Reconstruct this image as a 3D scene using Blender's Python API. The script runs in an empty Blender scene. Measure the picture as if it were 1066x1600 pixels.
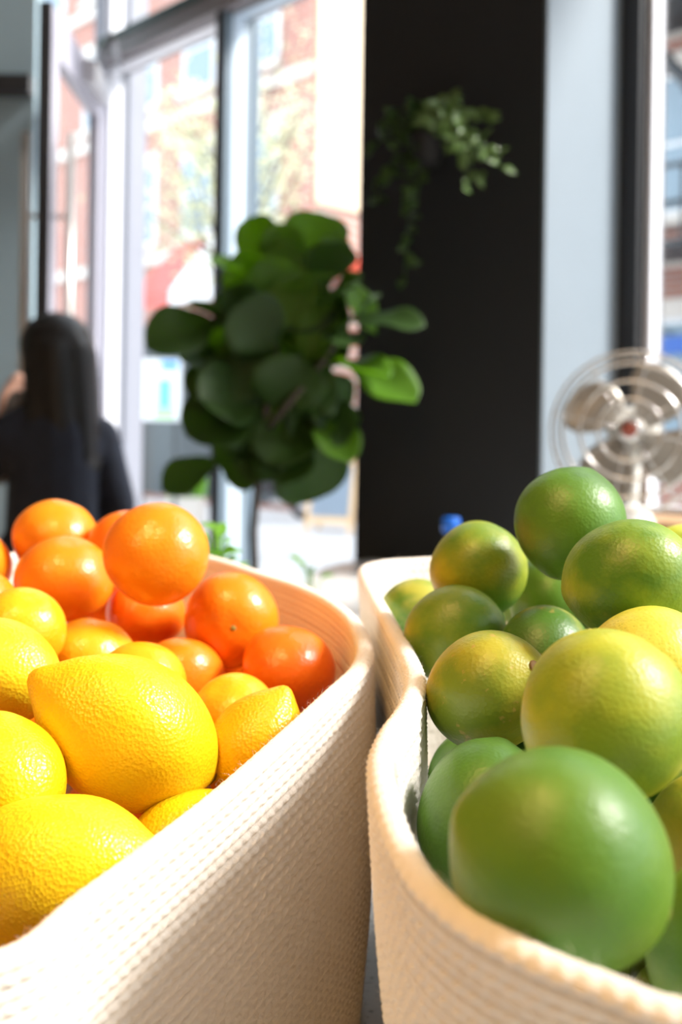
import bpy, bmesh, math, random
import numpy as np
from mathutils import Vector, Matrix
random.seed(7); np.random.seed(7)
S = bpy.context.scene
C = S.collection
PI = math.pi

# ------------------------------------------------------------------ camera
F = 1600.0; HZ = 680.0; EYE = 1.2
ROLL = math.radians(0.8)
cam = bpy.data.cameras.new('camera'); camo = bpy.data.objects.new('camera', cam); C.objects.link(camo)
cam.sensor_width = 36; cam.lens = 36; cam.shift_y = -(800 - HZ) / 1600
cam.clip_start = 0.02; cam.clip_end = 200
camo.location = (0, 0, EYE)
CM = Matrix.Rotation(PI / 2, 3, 'X') @ Matrix.Rotation(ROLL, 3, 'Z')
camo.rotation_euler = CM.to_euler()
cam.dof.use_dof = True; cam.dof.focus_distance = 0.44; cam.dof.aperture_fstop = 6.8
S.camera = camo

def at(px, py, d):
    return Vector((0, 0, EYE)) + CM @ Vector(((px - 533) / F * d, -(py - HZ) / F * d, -d))
def vdir(r, u, f):            # direction given as right / up / away
    return (CM @ Vector((r, u, -f))).normalized()

# ------------------------------------------------------------------ world, sun, exposure
W = bpy.data.worlds.new('world'); S.world = W; W.use_nodes = True
W.node_tree.nodes['Background'].inputs[0].default_value = (0.80, 0.90, 1.0, 1)
W.node_tree.nodes['Background'].inputs[1].default_value = 2.6
sun = bpy.data.lights.new('sun', 'SUN'); sun.energy = 7.0; sun.angle = math.radians(14); sun.color = (1, .96, .90)
suno = bpy.data.objects.new('sun', sun); C.objects.link(suno)
SUN_AZ, SUN_EL = math.radians(-4), math.radians(42)
sd = Vector((math.cos(SUN_AZ) * math.cos(SUN_EL), math.sin(SUN_AZ) * math.cos(SUN_EL), math.sin(SUN_EL)))
suno.rotation_euler = sd.to_track_quat('Z', 'Y').to_euler()
suno.location = (20, 0, 20)
vs = S.view_settings
vs.view_transform = 'Standard'; vs.look = 'None'; vs.gamma = 1; vs.exposure = 0.42; vs.use_curve_mapping = False

# ------------------------------------------------------------------ materials
def newmat(name):
    m = bpy.data.materials.new(name); m.use_nodes = True
    nt = m.node_tree
    return m, nt, nt.nodes['Principled BSDF']
def nn(nt, t, **k):
    n = nt.nodes.new(t)
    for a, b in k.items(): setattr(n, a, b)
    return n
MATS = {}
def mat(name, col, rough=.5, metal=0, noise=0, nscale=8, bump=0, bscale=60, spec=.5):
    if name in MATS: return MATS[name]
    m, nt, b = newmat(name)
    b.inputs['Roughness'].default_value = rough; b.inputs['Metallic'].default_value = metal
    b.inputs['Specular IOR Level'].default_value = spec
    tc = nn(nt, 'ShaderNodeTexCoord')
    n1 = nn(nt, 'ShaderNodeTexNoise'); n1.inputs['Scale'].default_value = nscale; n1.inputs['Detail'].default_value = 4
    nt.links.new(tc.outputs['Object'], n1.inputs['Vector'])
    mx = nn(nt, 'ShaderNodeMix', data_type='RGBA'); mx.inputs[6].default_value = (*[c * (1 - noise) for c in col], 1)
    mx.inputs[7].default_value = (*[min(1, c * (1 + noise)) for c in col], 1)
    nt.links.new(n1.outputs['Fac'], mx.inputs[0]); nt.links.new(mx.outputs[2], b.inputs['Base Color'])
    if bump:
        n2 = nn(nt, 'ShaderNodeTexNoise'); n2.inputs['Scale'].default_value = bscale
        nt.links.new(tc.outputs['Object'], n2.inputs['Vector'])
        bp = nn(nt, 'ShaderNodeBump'); bp.inputs['Strength'].default_value = bump; bp.inputs['Distance'].default_value = .002
        nt.links.new(n2.outputs['Fac'], bp.inputs['Height']); nt.links.new(bp.outputs[0], b.inputs['Normal'])
    MATS[name] = m
    return m
def peel(name, c1, c2, lo, hi, pscale, pstr, rough, seed=0, nscale=22, sss=.15, spots=None, scab=0):
    """citrus skin: two colours in soft patches, pores as fine relief"""
    m, nt, b = newmat(name); L = nt.links.new
    tc = nn(nt, 'ShaderNodeTexCoord')
    mp = nn(nt, 'ShaderNodeMapping'); mp.inputs['Location'].default_value = (seed * 1.37, seed * .71, seed * 2.1)
    L(tc.outputs['Object'], mp.inputs['Vector'])
    n1 = nn(nt, 'ShaderNodeTexNoise'); n1.inputs['Scale'].default_value = nscale; n1.inputs['Detail'].default_value = 5; n1.inputs['Roughness'].default_value = .55
    L(mp.outputs[0], n1.inputs['Vector'])
    mr = nn(nt, 'ShaderNodeMapRange'); mr.inputs[1].default_value = lo; mr.inputs[2].default_value = hi
    L(n1.outputs['Fac'], mr.inputs[0])
    mx = nn(nt, 'ShaderNodeMix', data_type='RGBA'); mx.inputs[6].default_value = (*c1, 1); mx.inputs[7].default_value = (*c2, 1)
    L(mr.outputs[0], mx.inputs[0]); out = mx.outputs[2]
    # pore colour
    vo = nn(nt, 'ShaderNodeTexVoronoi'); vo.inputs['Scale'].default_value = pscale; L(mp.outputs[0], vo.inputs['Vector'])
    if spots:
        r2 = nn(nt, 'ShaderNodeMapRange'); r2.inputs[1].default_value = .12; r2.inputs[2].default_value = .3; r2.inputs[3].default_value = .75; r2.inputs[4].default_value = 0
        L(vo.outputs['Distance'], r2.inputs[0])
        m3 = nn(nt, 'ShaderNodeMix', data_type='RGBA'); L(r2.outputs[0], m3.inputs[0]); L(out, m3.inputs[6]); m3.inputs[7].default_value = (*spots, 1); out = m3.outputs[2]
    if scab:
        n3 = nn(nt, 'ShaderNodeTexNoise'); n3.inputs['Scale'].default_value = 170; n3.inputs['Detail'].default_value = 8; L(mp.outputs[0], n3.inputs['Vector'])
        r3 = nn(nt, 'ShaderNodeMapRange'); r3.inputs[1].default_value = .64; r3.inputs[2].default_value = .69; r3.inputs[4].default_value = scab
        L(n3.outputs['Fac'], r3.inputs[0])
        m4 = nn(nt, 'ShaderNodeMix', data_type='RGBA'); L(r3.outputs[0], m4.inputs[0]); L(out, m4.inputs[6]); m4.inputs[7].default_value = (.55, .36, .12, 1); out = m4.outputs[2]
    L(out, b.inputs['Base Color'])
    nb = nn(nt, 'ShaderNodeTexNoise'); nb.inputs['Scale'].default_value = pscale * .55; nb.inputs['Detail'].default_value = 2; L(mp.outputs[0], nb.inputs['Vector'])
    ad = nn(nt, 'ShaderNodeMath', operation='ADD'); L(vo.outputs['Distance'], ad.inputs[0]); L(nb.outputs['Fac'], ad.inputs[1])
    bp = nn(nt, 'ShaderNodeBump'); bp.inputs['Strength'].default_value = pstr; bp.inputs['Distance'].default_value = .0006
    L(ad.outputs[0], bp.inputs['Height']); L(bp.outputs[0], b.inputs['Normal'])
    b.inputs['Roughness'].default_value = rough
    b.inputs['Subsurface Weight'].default_value = sss; b.inputs['Subsurface Radius'].default_value = (.004, .003, .001); b.inputs['Subsurface Scale'].default_value = 1
    return m
def leafmat(name, col, tcol, rough=.35, tr=.35):
    m, nt, b = newmat(name); L = nt.links.new
    tc = nn(nt, 'ShaderNodeTexCoord'); n1 = nn(nt, 'ShaderNodeTexNoise'); n1.inputs['Scale'].default_value = 9
    L(tc.outputs['Object'], n1.inputs['Vector'])
    mx = nn(nt, 'ShaderNodeMix', data_type='RGBA'); mx.inputs[6].default_value = (*[c * .75 for c in col], 1); mx.inputs[7].default_value = (*[c * 1.25 for c in col], 1)
    L(n1.outputs['Fac'], mx.inputs[0]); L(mx.outputs[2], b.inputs['Base Color']); b.inputs['Roughness'].default_value = rough
    t = nn(nt, 'ShaderNodeBsdfTranslucent'); t.inputs[0].default_value = (*tcol, 1)
    ms = nn(nt, 'ShaderNodeMixShader'); ms.inputs[0].default_value = tr
    L(b.outputs[0], ms.inputs[1]); L(t.outputs[0], ms.inputs[2])
    L(ms.outputs[0], nt.nodes['Material Output'].inputs['Surface'])
    return m
def glassmat():
    m, nt, b = newmat('window_glass'); nt.nodes.remove(b); L = nt.links.new
    t = nn(nt, 'ShaderNodeBsdfTransparent'); g = nn(nt, 'ShaderNodeBsdfGlossy'); g.inputs['Roughness'].default_value = .02
    ms = nn(nt, 'ShaderNodeMixShader'); ms.inputs[0].default_value = .03; L(t.outputs[0], ms.inputs[1]); L(g.outputs[0], ms.inputs[2])
    L(ms.outputs[0], nt.nodes['Material Output'].inputs['Surface'])
    return m
def brickmat(name, c1, c2, mortar, scale=1.0):
    m, nt, b = newmat(name); L = nt.links.new
    tc = nn(nt, 'ShaderNodeTexCoord')
    sp = nn(nt, 'ShaderNodeSeparateXYZ'); L(tc.outputs['Object'], sp.inputs[0])
    ad = nn(nt, 'ShaderNodeMath', operation='SUBTRACT'); L(sp.outputs[0], ad.inputs[0]); L(sp.outputs[1], ad.inputs[1])
    mu = nn(nt, 'ShaderNodeMath', operation='MULTIPLY'); L(ad.outputs[0], mu.inputs[0]); mu.inputs[1].default_value = .7071
    cb = nn(nt, 'ShaderNodeCombineXYZ'); L(mu.outputs[0], cb.inputs[0]); L(sp.outputs[2], cb.inputs[1])
    br = nn(nt, 'ShaderNodeTexBrick'); L(cb.outputs[0], br.inputs['Vector'])
    br.inputs['Color1'].default_value = (*c1, 1); br.inputs['Color2'].default_value = (*c2, 1); br.inputs['Mortar'].default_value = (*mortar, 1)
    br.inputs['Scale'].default_value = 1; br.inputs['Brick Width'].default_value = .22; br.inputs['Row Height'].default_value = .075; br.inputs['Mortar Size'].default_value = .01
    L(br.outputs[0], b.inputs['Base Color']); b.inputs['Roughness'].default_value = .9
    return m
def terrazzo():
    m, nt, b = newmat('counter_terrazzo'); L = nt.links.new
    tc = nn(nt, 'ShaderNodeTexCoord')
    n = nn(nt, 'ShaderNodeTexNoise'); n.inputs['Scale'].default_value = 160; n.inputs['Detail'].default_value = 5; n.inputs['Roughness'].default_value = .7; L(tc.outputs['Object'], n.inputs['Vector'])
    r = nn(nt, 'ShaderNodeMapRange'); r.inputs[1].default_value = .56; r.inputs[2].default_value = .68; L(n.outputs['Fac'], r.inputs[0])
    n2 = nn(nt, 'ShaderNodeTexNoise'); n2.inputs['Scale'].default_value = 25; n2.inputs['Detail'].default_value = 4; L(tc.outputs['Object'], n2.inputs['Vector'])
    m2 = nn(nt, 'ShaderNodeMix', data_type='RGBA'); m2.inputs[6].default_value = (.50, .52, .53, 1); m2.inputs[7].default_value = (.72, .73, .72, 1); L(n2.outputs['Fac'], m2.inputs[0])
    mx = nn(nt, 'ShaderNodeMix', data_type='RGBA'); mx.inputs[7].default_value = (.06, .06, .06, 1); L(r.outputs[0], mx.inputs[0]); L(m2.outputs[2], mx.inputs[6])
    L(mx.outputs[2], b.inputs['Base Color']); b.inputs['Roughness'].default_value = .35
    return m
def woodmat(name, c1, c2, axis=0):
    m, nt, b = newmat(name); L = nt.links.new
    tc = nn(nt, 'ShaderNodeTexCoord'); mp = nn(nt, 'ShaderNodeMapping')
    sc = [14, 14, 14]; sc[axis] = 1.2; mp.inputs['Scale'].default_value = sc
    L(tc.outputs['Object'], mp.inputs[0])
    n = nn(nt, 'ShaderNodeTexNoise'); n.inputs['Scale'].default_value = 3; n.inputs['Detail'].default_value = 6; L(mp.outputs[0], n.inputs['Vector'])
    mx = nn(nt, 'ShaderNodeMix', data_type='RGBA'); mx.inputs[6].default_value = (*c1, 1); mx.inputs[7].default_value = (*c2, 1)
    L(n.outputs['Fac'], mx.inputs[0]); L(mx.outputs[2], b.inputs['Base Color']); b.inputs['Roughness'].default_value = .45
    return m
GLASS = glassmat()
BLACK = mat('black_paint', (.025, .027, .030), .75, noise=.15, nscale=3, bump=.1, spec=.25)
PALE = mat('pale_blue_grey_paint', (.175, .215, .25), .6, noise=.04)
WHITEF = mat('white_frame_paint', (.78, .79, .84), .4, noise=.03)
BLUEF = mat('pale_blue_frame_paint', (.52, .62, .72), .4, noise=.05)
DARKF = mat('dark_frame_metal', (.035, .036, .04), .45)
GREYW = mat('blue_grey_wall_paint', (.36, .48, .54), .7, noise=.05, nscale=2)
LILAC = mat('lilac_grey_door_metal', (.42, .41, .48), .45, noise=.04)
STEEL = mat('brushed_steel', (.72, .68, .64), .3, .6)
CREAMW = mat('warm_cream_wall', (.52, .43, .32), .8, noise=.05, nscale=2)
CEIL = mat('ceiling_paint', (.50, .46, .40), .9, noise=.03)
FLOORM = woodmat('floor_oak', (.30, .19, .11), (.42, .28, .16), 1)

# ------------------------------------------------------------------ mesh helpers
def link(name, me, m=None, parent=None, smooth=False):
    o = bpy.data.objects.new(name, me); C.objects.link(o)
    if m is not None: me.materials.append(m)
    if smooth: me.polygons.foreach_set('use_smooth', [True] * len(me.polygons))
    if parent is not None: o.parent = parent
    return o
def pyd(name, v, f, m=None, parent=None, smooth=False):
    me = bpy.data.meshes.new(name); me.from_pydata([tuple(a) for a in v], [], [tuple(a) for a in f]); me.update()
    return link(name, me, m, parent, smooth)
def bmo(name, bm, m=None, parent=None, smooth=False):
    bmesh.ops.recalc_face_normals(bm, faces=bm.faces)
    me = bpy.data.meshes.new(name); bm.to_mesh(me); bm.free()
    return link(name, me, m, parent, smooth)
def empty(name, loc=(0, 0, 0), rz=0):
    o = bpy.data.objects.new(name, None); C.objects.link(o); o.location = loc; o.rotation_euler = (0, 0, rz); o.empty_display_size = .05
    return o
def tag(o, label=None, cat=None, group=None, kind=None):
    if label: o['label'] = label
    if cat: o['category'] = cat
    if group: o['group'] = group
    if kind: o['kind'] = kind
    return o
def b_box(bm, lo, hi, M=None, bev=0):
    vs_ = [bm.verts.new((x, y, z)) for x in (lo[0], hi[0]) for y in (lo[1], hi[1]) for z in (lo[2], hi[2])]
    fs = [bm.faces.new([vs_[i] for i in q]) for q in ((0, 1, 3, 2), (4, 6, 7, 5), (0, 4, 5, 1), (2, 3, 7, 6), (0, 2, 6, 4), (1, 5, 7, 3))]
    if bev:
        es = list({e for f in fs for e in f.edges})
        r = bmesh.ops.bevel(bm, geom=es, offset=bev, segments=2, affect='EDGES', profile=.5)
        vs_ = list({v for f in r['faces'] for v in f.verts} | {v for v in vs_ if v.is_valid})
    if M is not None: bmesh.ops.transform(bm, matrix=M, verts=vs_)
    return vs_
def box(name, lo, hi, m, parent=None, M=None, bev=0):
    bm = bmesh.new(); b_box(bm, lo, hi, M, bev); return bmo(name, bm, m, parent)
def b_lathe(bm, prof, n=24, M=None, cap=True):
    rings = []
    allv = []
    for r, z in prof:
        if r < 1e-6:
            v = [bm.verts.new((0, 0, z))]
        else:
            v = [bm.verts.new((r * math.cos(2 * PI * i / n), r * math.sin(2 * PI * i / n), z)) for i in range(n)]
        rings.append(v); allv += v
    for a, b in zip(rings, rings[1:]):
        for i in range(n):
            j = (i + 1) % n
            if len(a) == 1 and len(b) == 1: continue
            if len(a) == 1: bm.faces.new((a[0], b[i], b[j]))
            elif len(b) == 1: bm.faces.new((a[i], b[0], a[j]))
            else: bm.faces.new((a[i], b[i], b[j], a[j]))
    if M is not None: bmesh.ops.transform(bm, matrix=M, verts=allv)
    return allv
def lathe(name, prof, m, parent=None, M=None, n=24):
    bm = bmesh.new(); b_lathe(bm, prof, n, M); return bmo(name, bm, m, parent, True)
def b_tube(bm, pts, rad, n=8, closed=False):
    pts = [Vector(p) for p in pts]; N = len(pts)
    rr = rad if isinstance(rad, (list, tuple)) else [rad] * N
    rings = []; up = Vector((0, 0, 1)); prev = None
    for i, p in enumerate(pts):
        if closed: t = pts[(i + 1) % N] - pts[i - 1]
        else: t = pts[min(i + 1, N - 1)] - pts[max(i - 1, 0)]
        t.normalize()
        a = prev if prev is not None else (up if abs(t.z) < .9 else Vector((1, 0, 0)))
        a = (a - t * a.dot(t)).normalized(); prev = a; bvec = t.cross(a)
        rings.append([bm.verts.new(p + (a * math.cos(2 * PI * k / n) + bvec * math.sin(2 * PI * k / n)) * rr[i]) for k in range(n)])
    for i in range(N if closed else N - 1):
        A, B = rings[i], rings[(i + 1) % N]
        for k in range(n): bm.faces.new((A[k], A[(k + 1) % n], B[(k + 1) % n], B[k]))
    if not closed:
        bm.faces.new(rings[0][::-1]); bm.faces.new(rings[-1])
def tube(name, pts, rad, m, parent=None, n=8, closed=False):
    bm = bmesh.new(); b_tube(bm, pts, rad, n, closed); return bmo(name, bm, m, parent, True)
def catmull(P, n, closed=True):
    P = [np.array(p, float) for p in P]; out = []; N = len(P)
    for i in range(N if closed else N - 1):
        if closed: a, b, c, d = P[i - 1], P[i], P[(i + 1) % N], P[(i + 2) % N]
        else: a, b, c, d = P[max(i - 1, 0)], P[i], P[i + 1], P[min(i + 2, N - 1)]
        for k in range(n):
            t = k / n
            out.append(.5 * ((2 * b) + (c - a) * t + (2 * a - 5 * b + 4 * c - d) * t * t + (3 * b - a - 3 * c + d) * t ** 3))
    if not closed: out.append(P[-1])
    return np.array(out)

# ------------------------------------------------------------------ the room: oblique street wall
P0 = Vector((.695, 2.546, 0)); EW = Vector((-.70711, .70711, 0)); NW = Vector((.70711, .70711, 0))
WM = Matrix(((EW.x, NW.x, 0, P0.x), (EW.y, NW.y, 0, P0.y), (0, 0, 1, 0), (0, 0, 0, 1)))   # local: s along wall, o outward, z
CEILZ = 4.6
def struct(o): o['kind'] = 'structure'; return o
def wbox(name, s0, s1, o0, o1, z0, z1, m, parent=None, bev=0):
    return box(name, (s0, o0, z0), (s1, o1, z1), m, parent, WM, bev)
bm = bmesh.new(); b_box(bm, (-6, -4, -.05), (6.5, 5.6, 0))
fl = struct(bmo('floor', bm, FLOORM))
# clip the floor slab to the inside of the street wall
bm = bmesh.new(); bm.from_mesh(fl.data)
bmesh.ops.bisect_plane(bm, geom=bm.verts[:] + bm.edges[:] + bm.faces[:], plane_co=P0 + NW * .12, plane_no=NW, clear_outer=True)
bmesh.ops.holes_fill(bm, edges=[e for e in bm.edges if e.is_boundary]); bm.to_mesh(fl.data); bm.free()
bm = bmesh.new(); b_box(bm, (-6, -4, CEILZ), (6.5, 5.6, CEILZ + .1))
ce = struct(bmo('ceiling', bm, CEIL))
bm = bmesh.new(); bm.from_mesh(ce.data)
bmesh.ops.bisect_plane(bm, geom=bm.verts[:] + bm.edges[:] + bm.faces[:], plane_co=P0 + NW * .12, plane_no=NW, clear_outer=True)
bmesh.ops.holes_fill(bm, edges=[e for e in bm.edges if e.is_boundary]); bm.to_mesh(ce.data); bm.free()
struct(box('wall_back', (-6, -4.1, 0), (6.5, -4, CEILZ), CREAMW))
struct(box('wall_left', (-6.1, -4, 0), (-6, 5.6, CEILZ), CREAMW))
struct(box('wall_partition', (-6, 4.0, 0), (-1.215, 4.12, CEILZ), GREYW))
struct(box('trim_1', (-6, 3.93, 2.5), (-1.215, 4.0, 2.57), DARKF))
# street wall pieces that are solid
wf = struct(wbox('wall_front', -6.2, 2.37, 0, .12, 4.4, CEILZ, WHITEF))
struct(wbox('wall_right', -6.2, -.055, 0, .12, 0, .98, GREYW))
struct(wbox('wall_front_low', .58, 2.09, 0, .12, 0, .3, WHITEF))
# black pillar: two painted skins on one column
pil = struct(wbox('wall_pillar', 0.004, .578, -.347, .10, 0, CEILZ, BLACK))
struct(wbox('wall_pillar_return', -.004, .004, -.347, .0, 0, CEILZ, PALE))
struct(wbox('trim_2', -.056, -.004, -.03, .10, 0, CEILZ, mat('shaded_jamb_black', (.02, .02, .022), .5)))  # jamb in shadow; the shade is painted in as near-black

def window(name, s0, s1, z0, z1, fw, m, fd=(-.02, .10), trans=None):
    w = empty(name, WM @ Vector(((s0 + s1) / 2, 0, z0))); struct(w)
    Mi = Matrix.Translation(-w.location) @ WM
    def bx(nm, a, b, mm):
        bm = bmesh.new(); b_box(bm, a, b, Mi, .004 if mm is not GLASS else 0); return bmo(nm, bm, mm, w)
    bx('window_stile', (s0, fd[0], z0), (s0 + fw, fd[1], z1), m)
    bx('window_stile', (s1 - fw, fd[0], z0), (s1, fd[1], z1), m)
    bx('window_rail', (s0 + fw, fd[0], z0), (s1 - fw, fd[1], z0 + fw), m)
    bx('window_rail', (s0 + fw, fd[0], z1 - fw), (s1 - fw, fd[1], z1), m)
    bx('pane', (s0 + fw, .035, z0 + fw), (s1 - fw, .043, z1 - fw), GLASS)
    return w
TZ0, TZ1 = 2.70, 2.80
# shop window left of the pillar: two lower lights, two upper lights, mullion, transom
MS = 1.565      # street face of the mullion
window('window_1', .58, MS, .3, TZ0, .012, BLUEF, (0, .06))
window('window_2', 1.60, 2.367, .3, TZ0, .012, WHITEF, (0, .06))
window('window_3', .58, MS, TZ1, 4.4, .012, BLUEF, (0, .06))
window('window_4', 1.60, 2.367, TZ1, 4.4, .012, WHITEF, (0, .06))
def trimset(name, s, parts):
    r = empty(name, WM @ Vector((s, 0, 0))); struct(r); Mi = Matrix.Translation(-r.location) @ WM
    for nm, lo, hi, mm in parts: box(nm, lo, hi, mm, r, Mi)
MUL = mat('mullion_blue_grey', (.13, .18, .225), .45)
MUL2 = mat('mullion_pale_rib', (.22, .27, .31), .4)
trimset('trim_3', 1.58, [('mullion_core', (MS, -.03, 0), (1.60, .13, 4.4), MUL), ('mullion_gasket', (1.585, -.04, 0), (1.60, -.03, 4.4), DARKF), ('mullion_rib', (MS - .008, .055, 0), (MS, .085, 4.4), MUL2), ('mullion_rib', (MS - .008, .10, 0), (MS, .13, 4.4), MUL), ('mullion_rib', (MS - .008, -.03, 0), (MS, .0, 4.4), MUL)])
trimset('trim_4', 1.5, [('transom_bar', (.58, -.05, TZ0), (2.37, .10, TZ1 - .035), mat('taupe_transom_metal', (.22, .20, .21), .45)), ('transom_cap', (.58, -.055, TZ1 - .035), (2.37, .10, TZ1), mat('dark_green_transom_cap', (.02, .05, .04), .4))])
JAMB = mat('lilac_white_jamb_paint', (.225, .235, .275), .5, noise=.03)
trimset('trim_5', 2.4, [('jamb_reveal', (2.367, 0, 0), (2.46, .19, 4.4), JAMB), ('jamb_bead', (2.357, .09, 0), (2.367, .105, 4.4), mat('lilac_bead', (.19, .205, .25), .4)), ('jamb_face', (2.367, -.012, 0), (2.46, 0, 4.4), LILAC)])
# right-hand windows running on past the camera
window('window_5', -1.62, -.057, 1.02, TZ0, .02, WHITEF, (0, .05))
window('window_6', -1.62, -.057, TZ1, 4.4, .02, WHITEF, (0, .05))
window('window_7', -3.85, -1.68, 1.02, TZ0, .045, WHITEF)
window('window_8', -3.85, -1.68, TZ1, 4.4, .045, WHITEF)
window('window_9', -6.15, -3.9, 1.02, TZ0, .045, WHITEF)
window('window_10', -6.15, -3.9, TZ1, 4.4, .045, WHITEF)
struct(wbox('trim_6', -6.2, -.057, -.03, .10, TZ0, TZ1, WHITEF))
struct(wbox('trim_7', -1.68, -1.62, -.05, .12, .98, 4.4, WHITEF)); struct(wbox('trim_8', -3.9, -3.85, -.05, .12, .98, 4.4, WHITEF))
SILLW = woodmat('sill_oak', (.42, .22, .09), (.6, .36, .17), 0)
struct(wbox('window_sill_1', -6.2, -.057, -.22, .0, .98, 1.02, SILLW, None, .004))

# open glass door
hx = WM @ Vector((2.38, -.04, 0))
door = empty('door_1', hx); struct(door)
ne = at(62, HZ, 3.38); ne.z = 0
dv = (ne - hx); dl = dv.length; dv.normalize(); dn = Vector((-dv.y, dv.x, 0))
DM = Matrix(((dv.x, dn.x, 0, 0), (dv.y, dn.y, 0, 0), (0, 0, 1, 0), (0, 0, 0, 1)))
def dbx(nm, a, b, mm, par=door, bev=.003):
    bm = bmesh.new(); b_box(bm, a, b, DM, bev); return bmo(nm, bm, mm, par)
dbx('door_stile', (.0, -.022, .02), (.07, .022, 2.62), LILAC)
dbx('door_stile', (dl - .10, -.022, .02), (dl - .006, .022, 2.62), LILAC)
dbx('door_edge_strip', (dl - .006, -.022, .02), (dl, .022, 2.62), DARKF, bev=0)
dbx('door_rail', (.07, -.022, 2.47), (dl - .10, .022, 2.62), LILAC)
dbx('door_rail', (.07, -.022, .02), (dl - .10, .022, .30), LILAC)
dbx('pane', (.07, -.004, .30), (dl - .10, .004, 2.47), GLASS, bev=0)
hz0, hz1 = .75, at(100, 207, 3.43).z
for sgn in (-1, 1):
    h = tube('door_handle', [DM @ Vector((dl - .06, sgn * .075, z)) for z in (hz0, hz1)], .0155, STEEL, door, 12)
    for z in (hz0 + .12, hz1 - .28):
        tube('handle_standoff', [DM @ Vector((dl - .06, sgn * o, z)) for o in (.02, .075)], .008, STEEL, h, 8)
cl = dbx('door_closer', (.12, .022, 2.50), (.40, .075, 2.585), mat('closer_aluminium', (.55, .55, .58), .4, .3))
tube('closer_arm', [DM @ Vector(p) for p in ((.26, .06, 2.59), (.42, .14, 2.66), (.06, .10, 2.68))], .011, mat('closer_arm_metal', (.3, .3, .32), .4, .5), cl, 8)

# ------------------------------------------------------------------ counter
TERR = terrazzo()
poly = [(-.95, .1), (-.52, .85), (-.21, 1.71), (-.077, 2.2), (-.066, 2.33), (-.039, 2.47), (.0, 2.56), (.05, 2.62), (.09, 2.645), (.44, 2.295), (.60, 2.20), (.95, 1.85), (.95, .1), (.55, -.25), (-.6, -.25)]
CZ = .88
def prism(bm, pl, z0, z1):
    a = [bm.verts.new((x, y, z0)) for x, y in pl]; b = [bm.verts.new((x, y, z1)) for x, y in pl]
    bm.faces.new(a[::-1]); bm.faces.new(b)
    for i in range(len(pl)):
        j = (i + 1) % len(pl); bm.faces.new((a[i], a[j], b[j], b[i]))
ct = tag(empty('counter', (0.2, .9, 0)), 'grey speckled terrazzo counter with rounded end under the fruit baskets', 'counter')
def off(pl, k): return [(x + (.2 - x) * k - .2, y + (.95 - y) * k - .9) for x, y in pl]
bm = bmesh.new(); prism(bm, off(poly, 0), CZ - .05, CZ); bmo('worktop', bm, TERR, ct)
bm = bmesh.new(); prism(bm, off(poly, .10), -.0 + .08, CZ - .05); bmo('cabinet_body', bm, mat('counter_white_panel', (.6, .6, .6), .5), ct)
bm = bmesh.new(); prism(bm, off(poly, .16), 0, .08); bmo('plinth', bm, DARKF, ct)

# ------------------------------------------------------------------ pendant lamps above the counter
def pendant(x, y, z, watts, lab):
    r = tag(empty('pendant_lamp', (x, y, z)), lab, 'lamp')
    lathe('lamp_shade', [(.03, .16), (.05, .15), (.10, .09), (.14, 0), (.136, 0), (.096, .085), (.046, .142), (.0, .15)], mat('shade_enamel', (.03, .03, .03), .4), r)
    tube('cord', [(0, 0, .15), (0, 0, CEILZ - z - .02)], .004, DARKF, r)
    lathe('ceiling_rose', [(0, CEILZ - z), (.05, CEILZ - z), (.05, CEILZ - z - .025), (0, CEILZ - z - .03)], DARKF, r)
    m, nt, b = newmat('warm_bulb'); b.inputs['Emission Color'].default_value = (1, .72, .38, 1); b.inputs['Emission Strength'].default_value = 6
    lathe('bulb', [(0, .04), (.03, .06), (.038, .09), (.02, .12), (.015, .14)], m, r)
    l = bpy.data.lights.new('bulb_light', 'AREA'); l.shape = 'DISK'; l.size = .13; l.energy = watts; l.color = (1, .58, .22)
    lo = bpy.data.objects.new('bulb_light', l); C.objects.link(lo); lo.parent = r; lo.location = (0, 0, .03)
pendant(-.20, .16, 2.05, 5.2, 'black enamel pendant lamp over the near end of the counter')
pendant(-.75, -.35, 2.15, 6, 'black enamel pendant lamp over the counter corner')

# ------------------------------------------------------------------ woven baskets
def basketmat(name, c1, c2):
    m, nt, b = newmat(name); L = nt.links.new
    tc = nn(nt, 'ShaderNodeTexCoord')
    n = nn(nt, 'ShaderNodeTexNoise'); n.inputs['Scale'].default_value = 700; n.inputs['Detail'].default_value = 4; L(tc.outputs['Object'], n.inputs['Vector'])
    n2 = nn(nt, 'ShaderNodeTexNoise'); n2.inputs['Scale'].default_value = 30; n2.inputs['Detail'].default_value = 3; L(tc.outputs['Object'], n2.inputs['Vector'])
    mx = nn(nt, 'ShaderNodeMix', data_type='RGBA'); mx.inputs[6].default_value = (*c1, 1); mx.inputs[7].default_value = (*c2, 1); L(n2.outputs['Fac'], mx.inputs[0])
    L(mx.outputs[2], b.inputs['Base Color']); b.inputs['Roughness'].default_value = .9; b.inputs['Specular IOR Level'].default_value = .15
    b.inputs['Sheen Weight'].default_value = .25
    bp = nn(nt, 'ShaderNodeBump'); bp.inputs['Strength'].default_value = .6; bp.inputs['Distance'].default_value = .0006
    L(n.outputs['Fac'], bp.inputs['Height']); L(bp.outputs[0], b.inputs['Normal'])
    return m
BASK = basketmat('cotton_rope', (.80, .74, .66), (.86, .81, .75))
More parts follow.
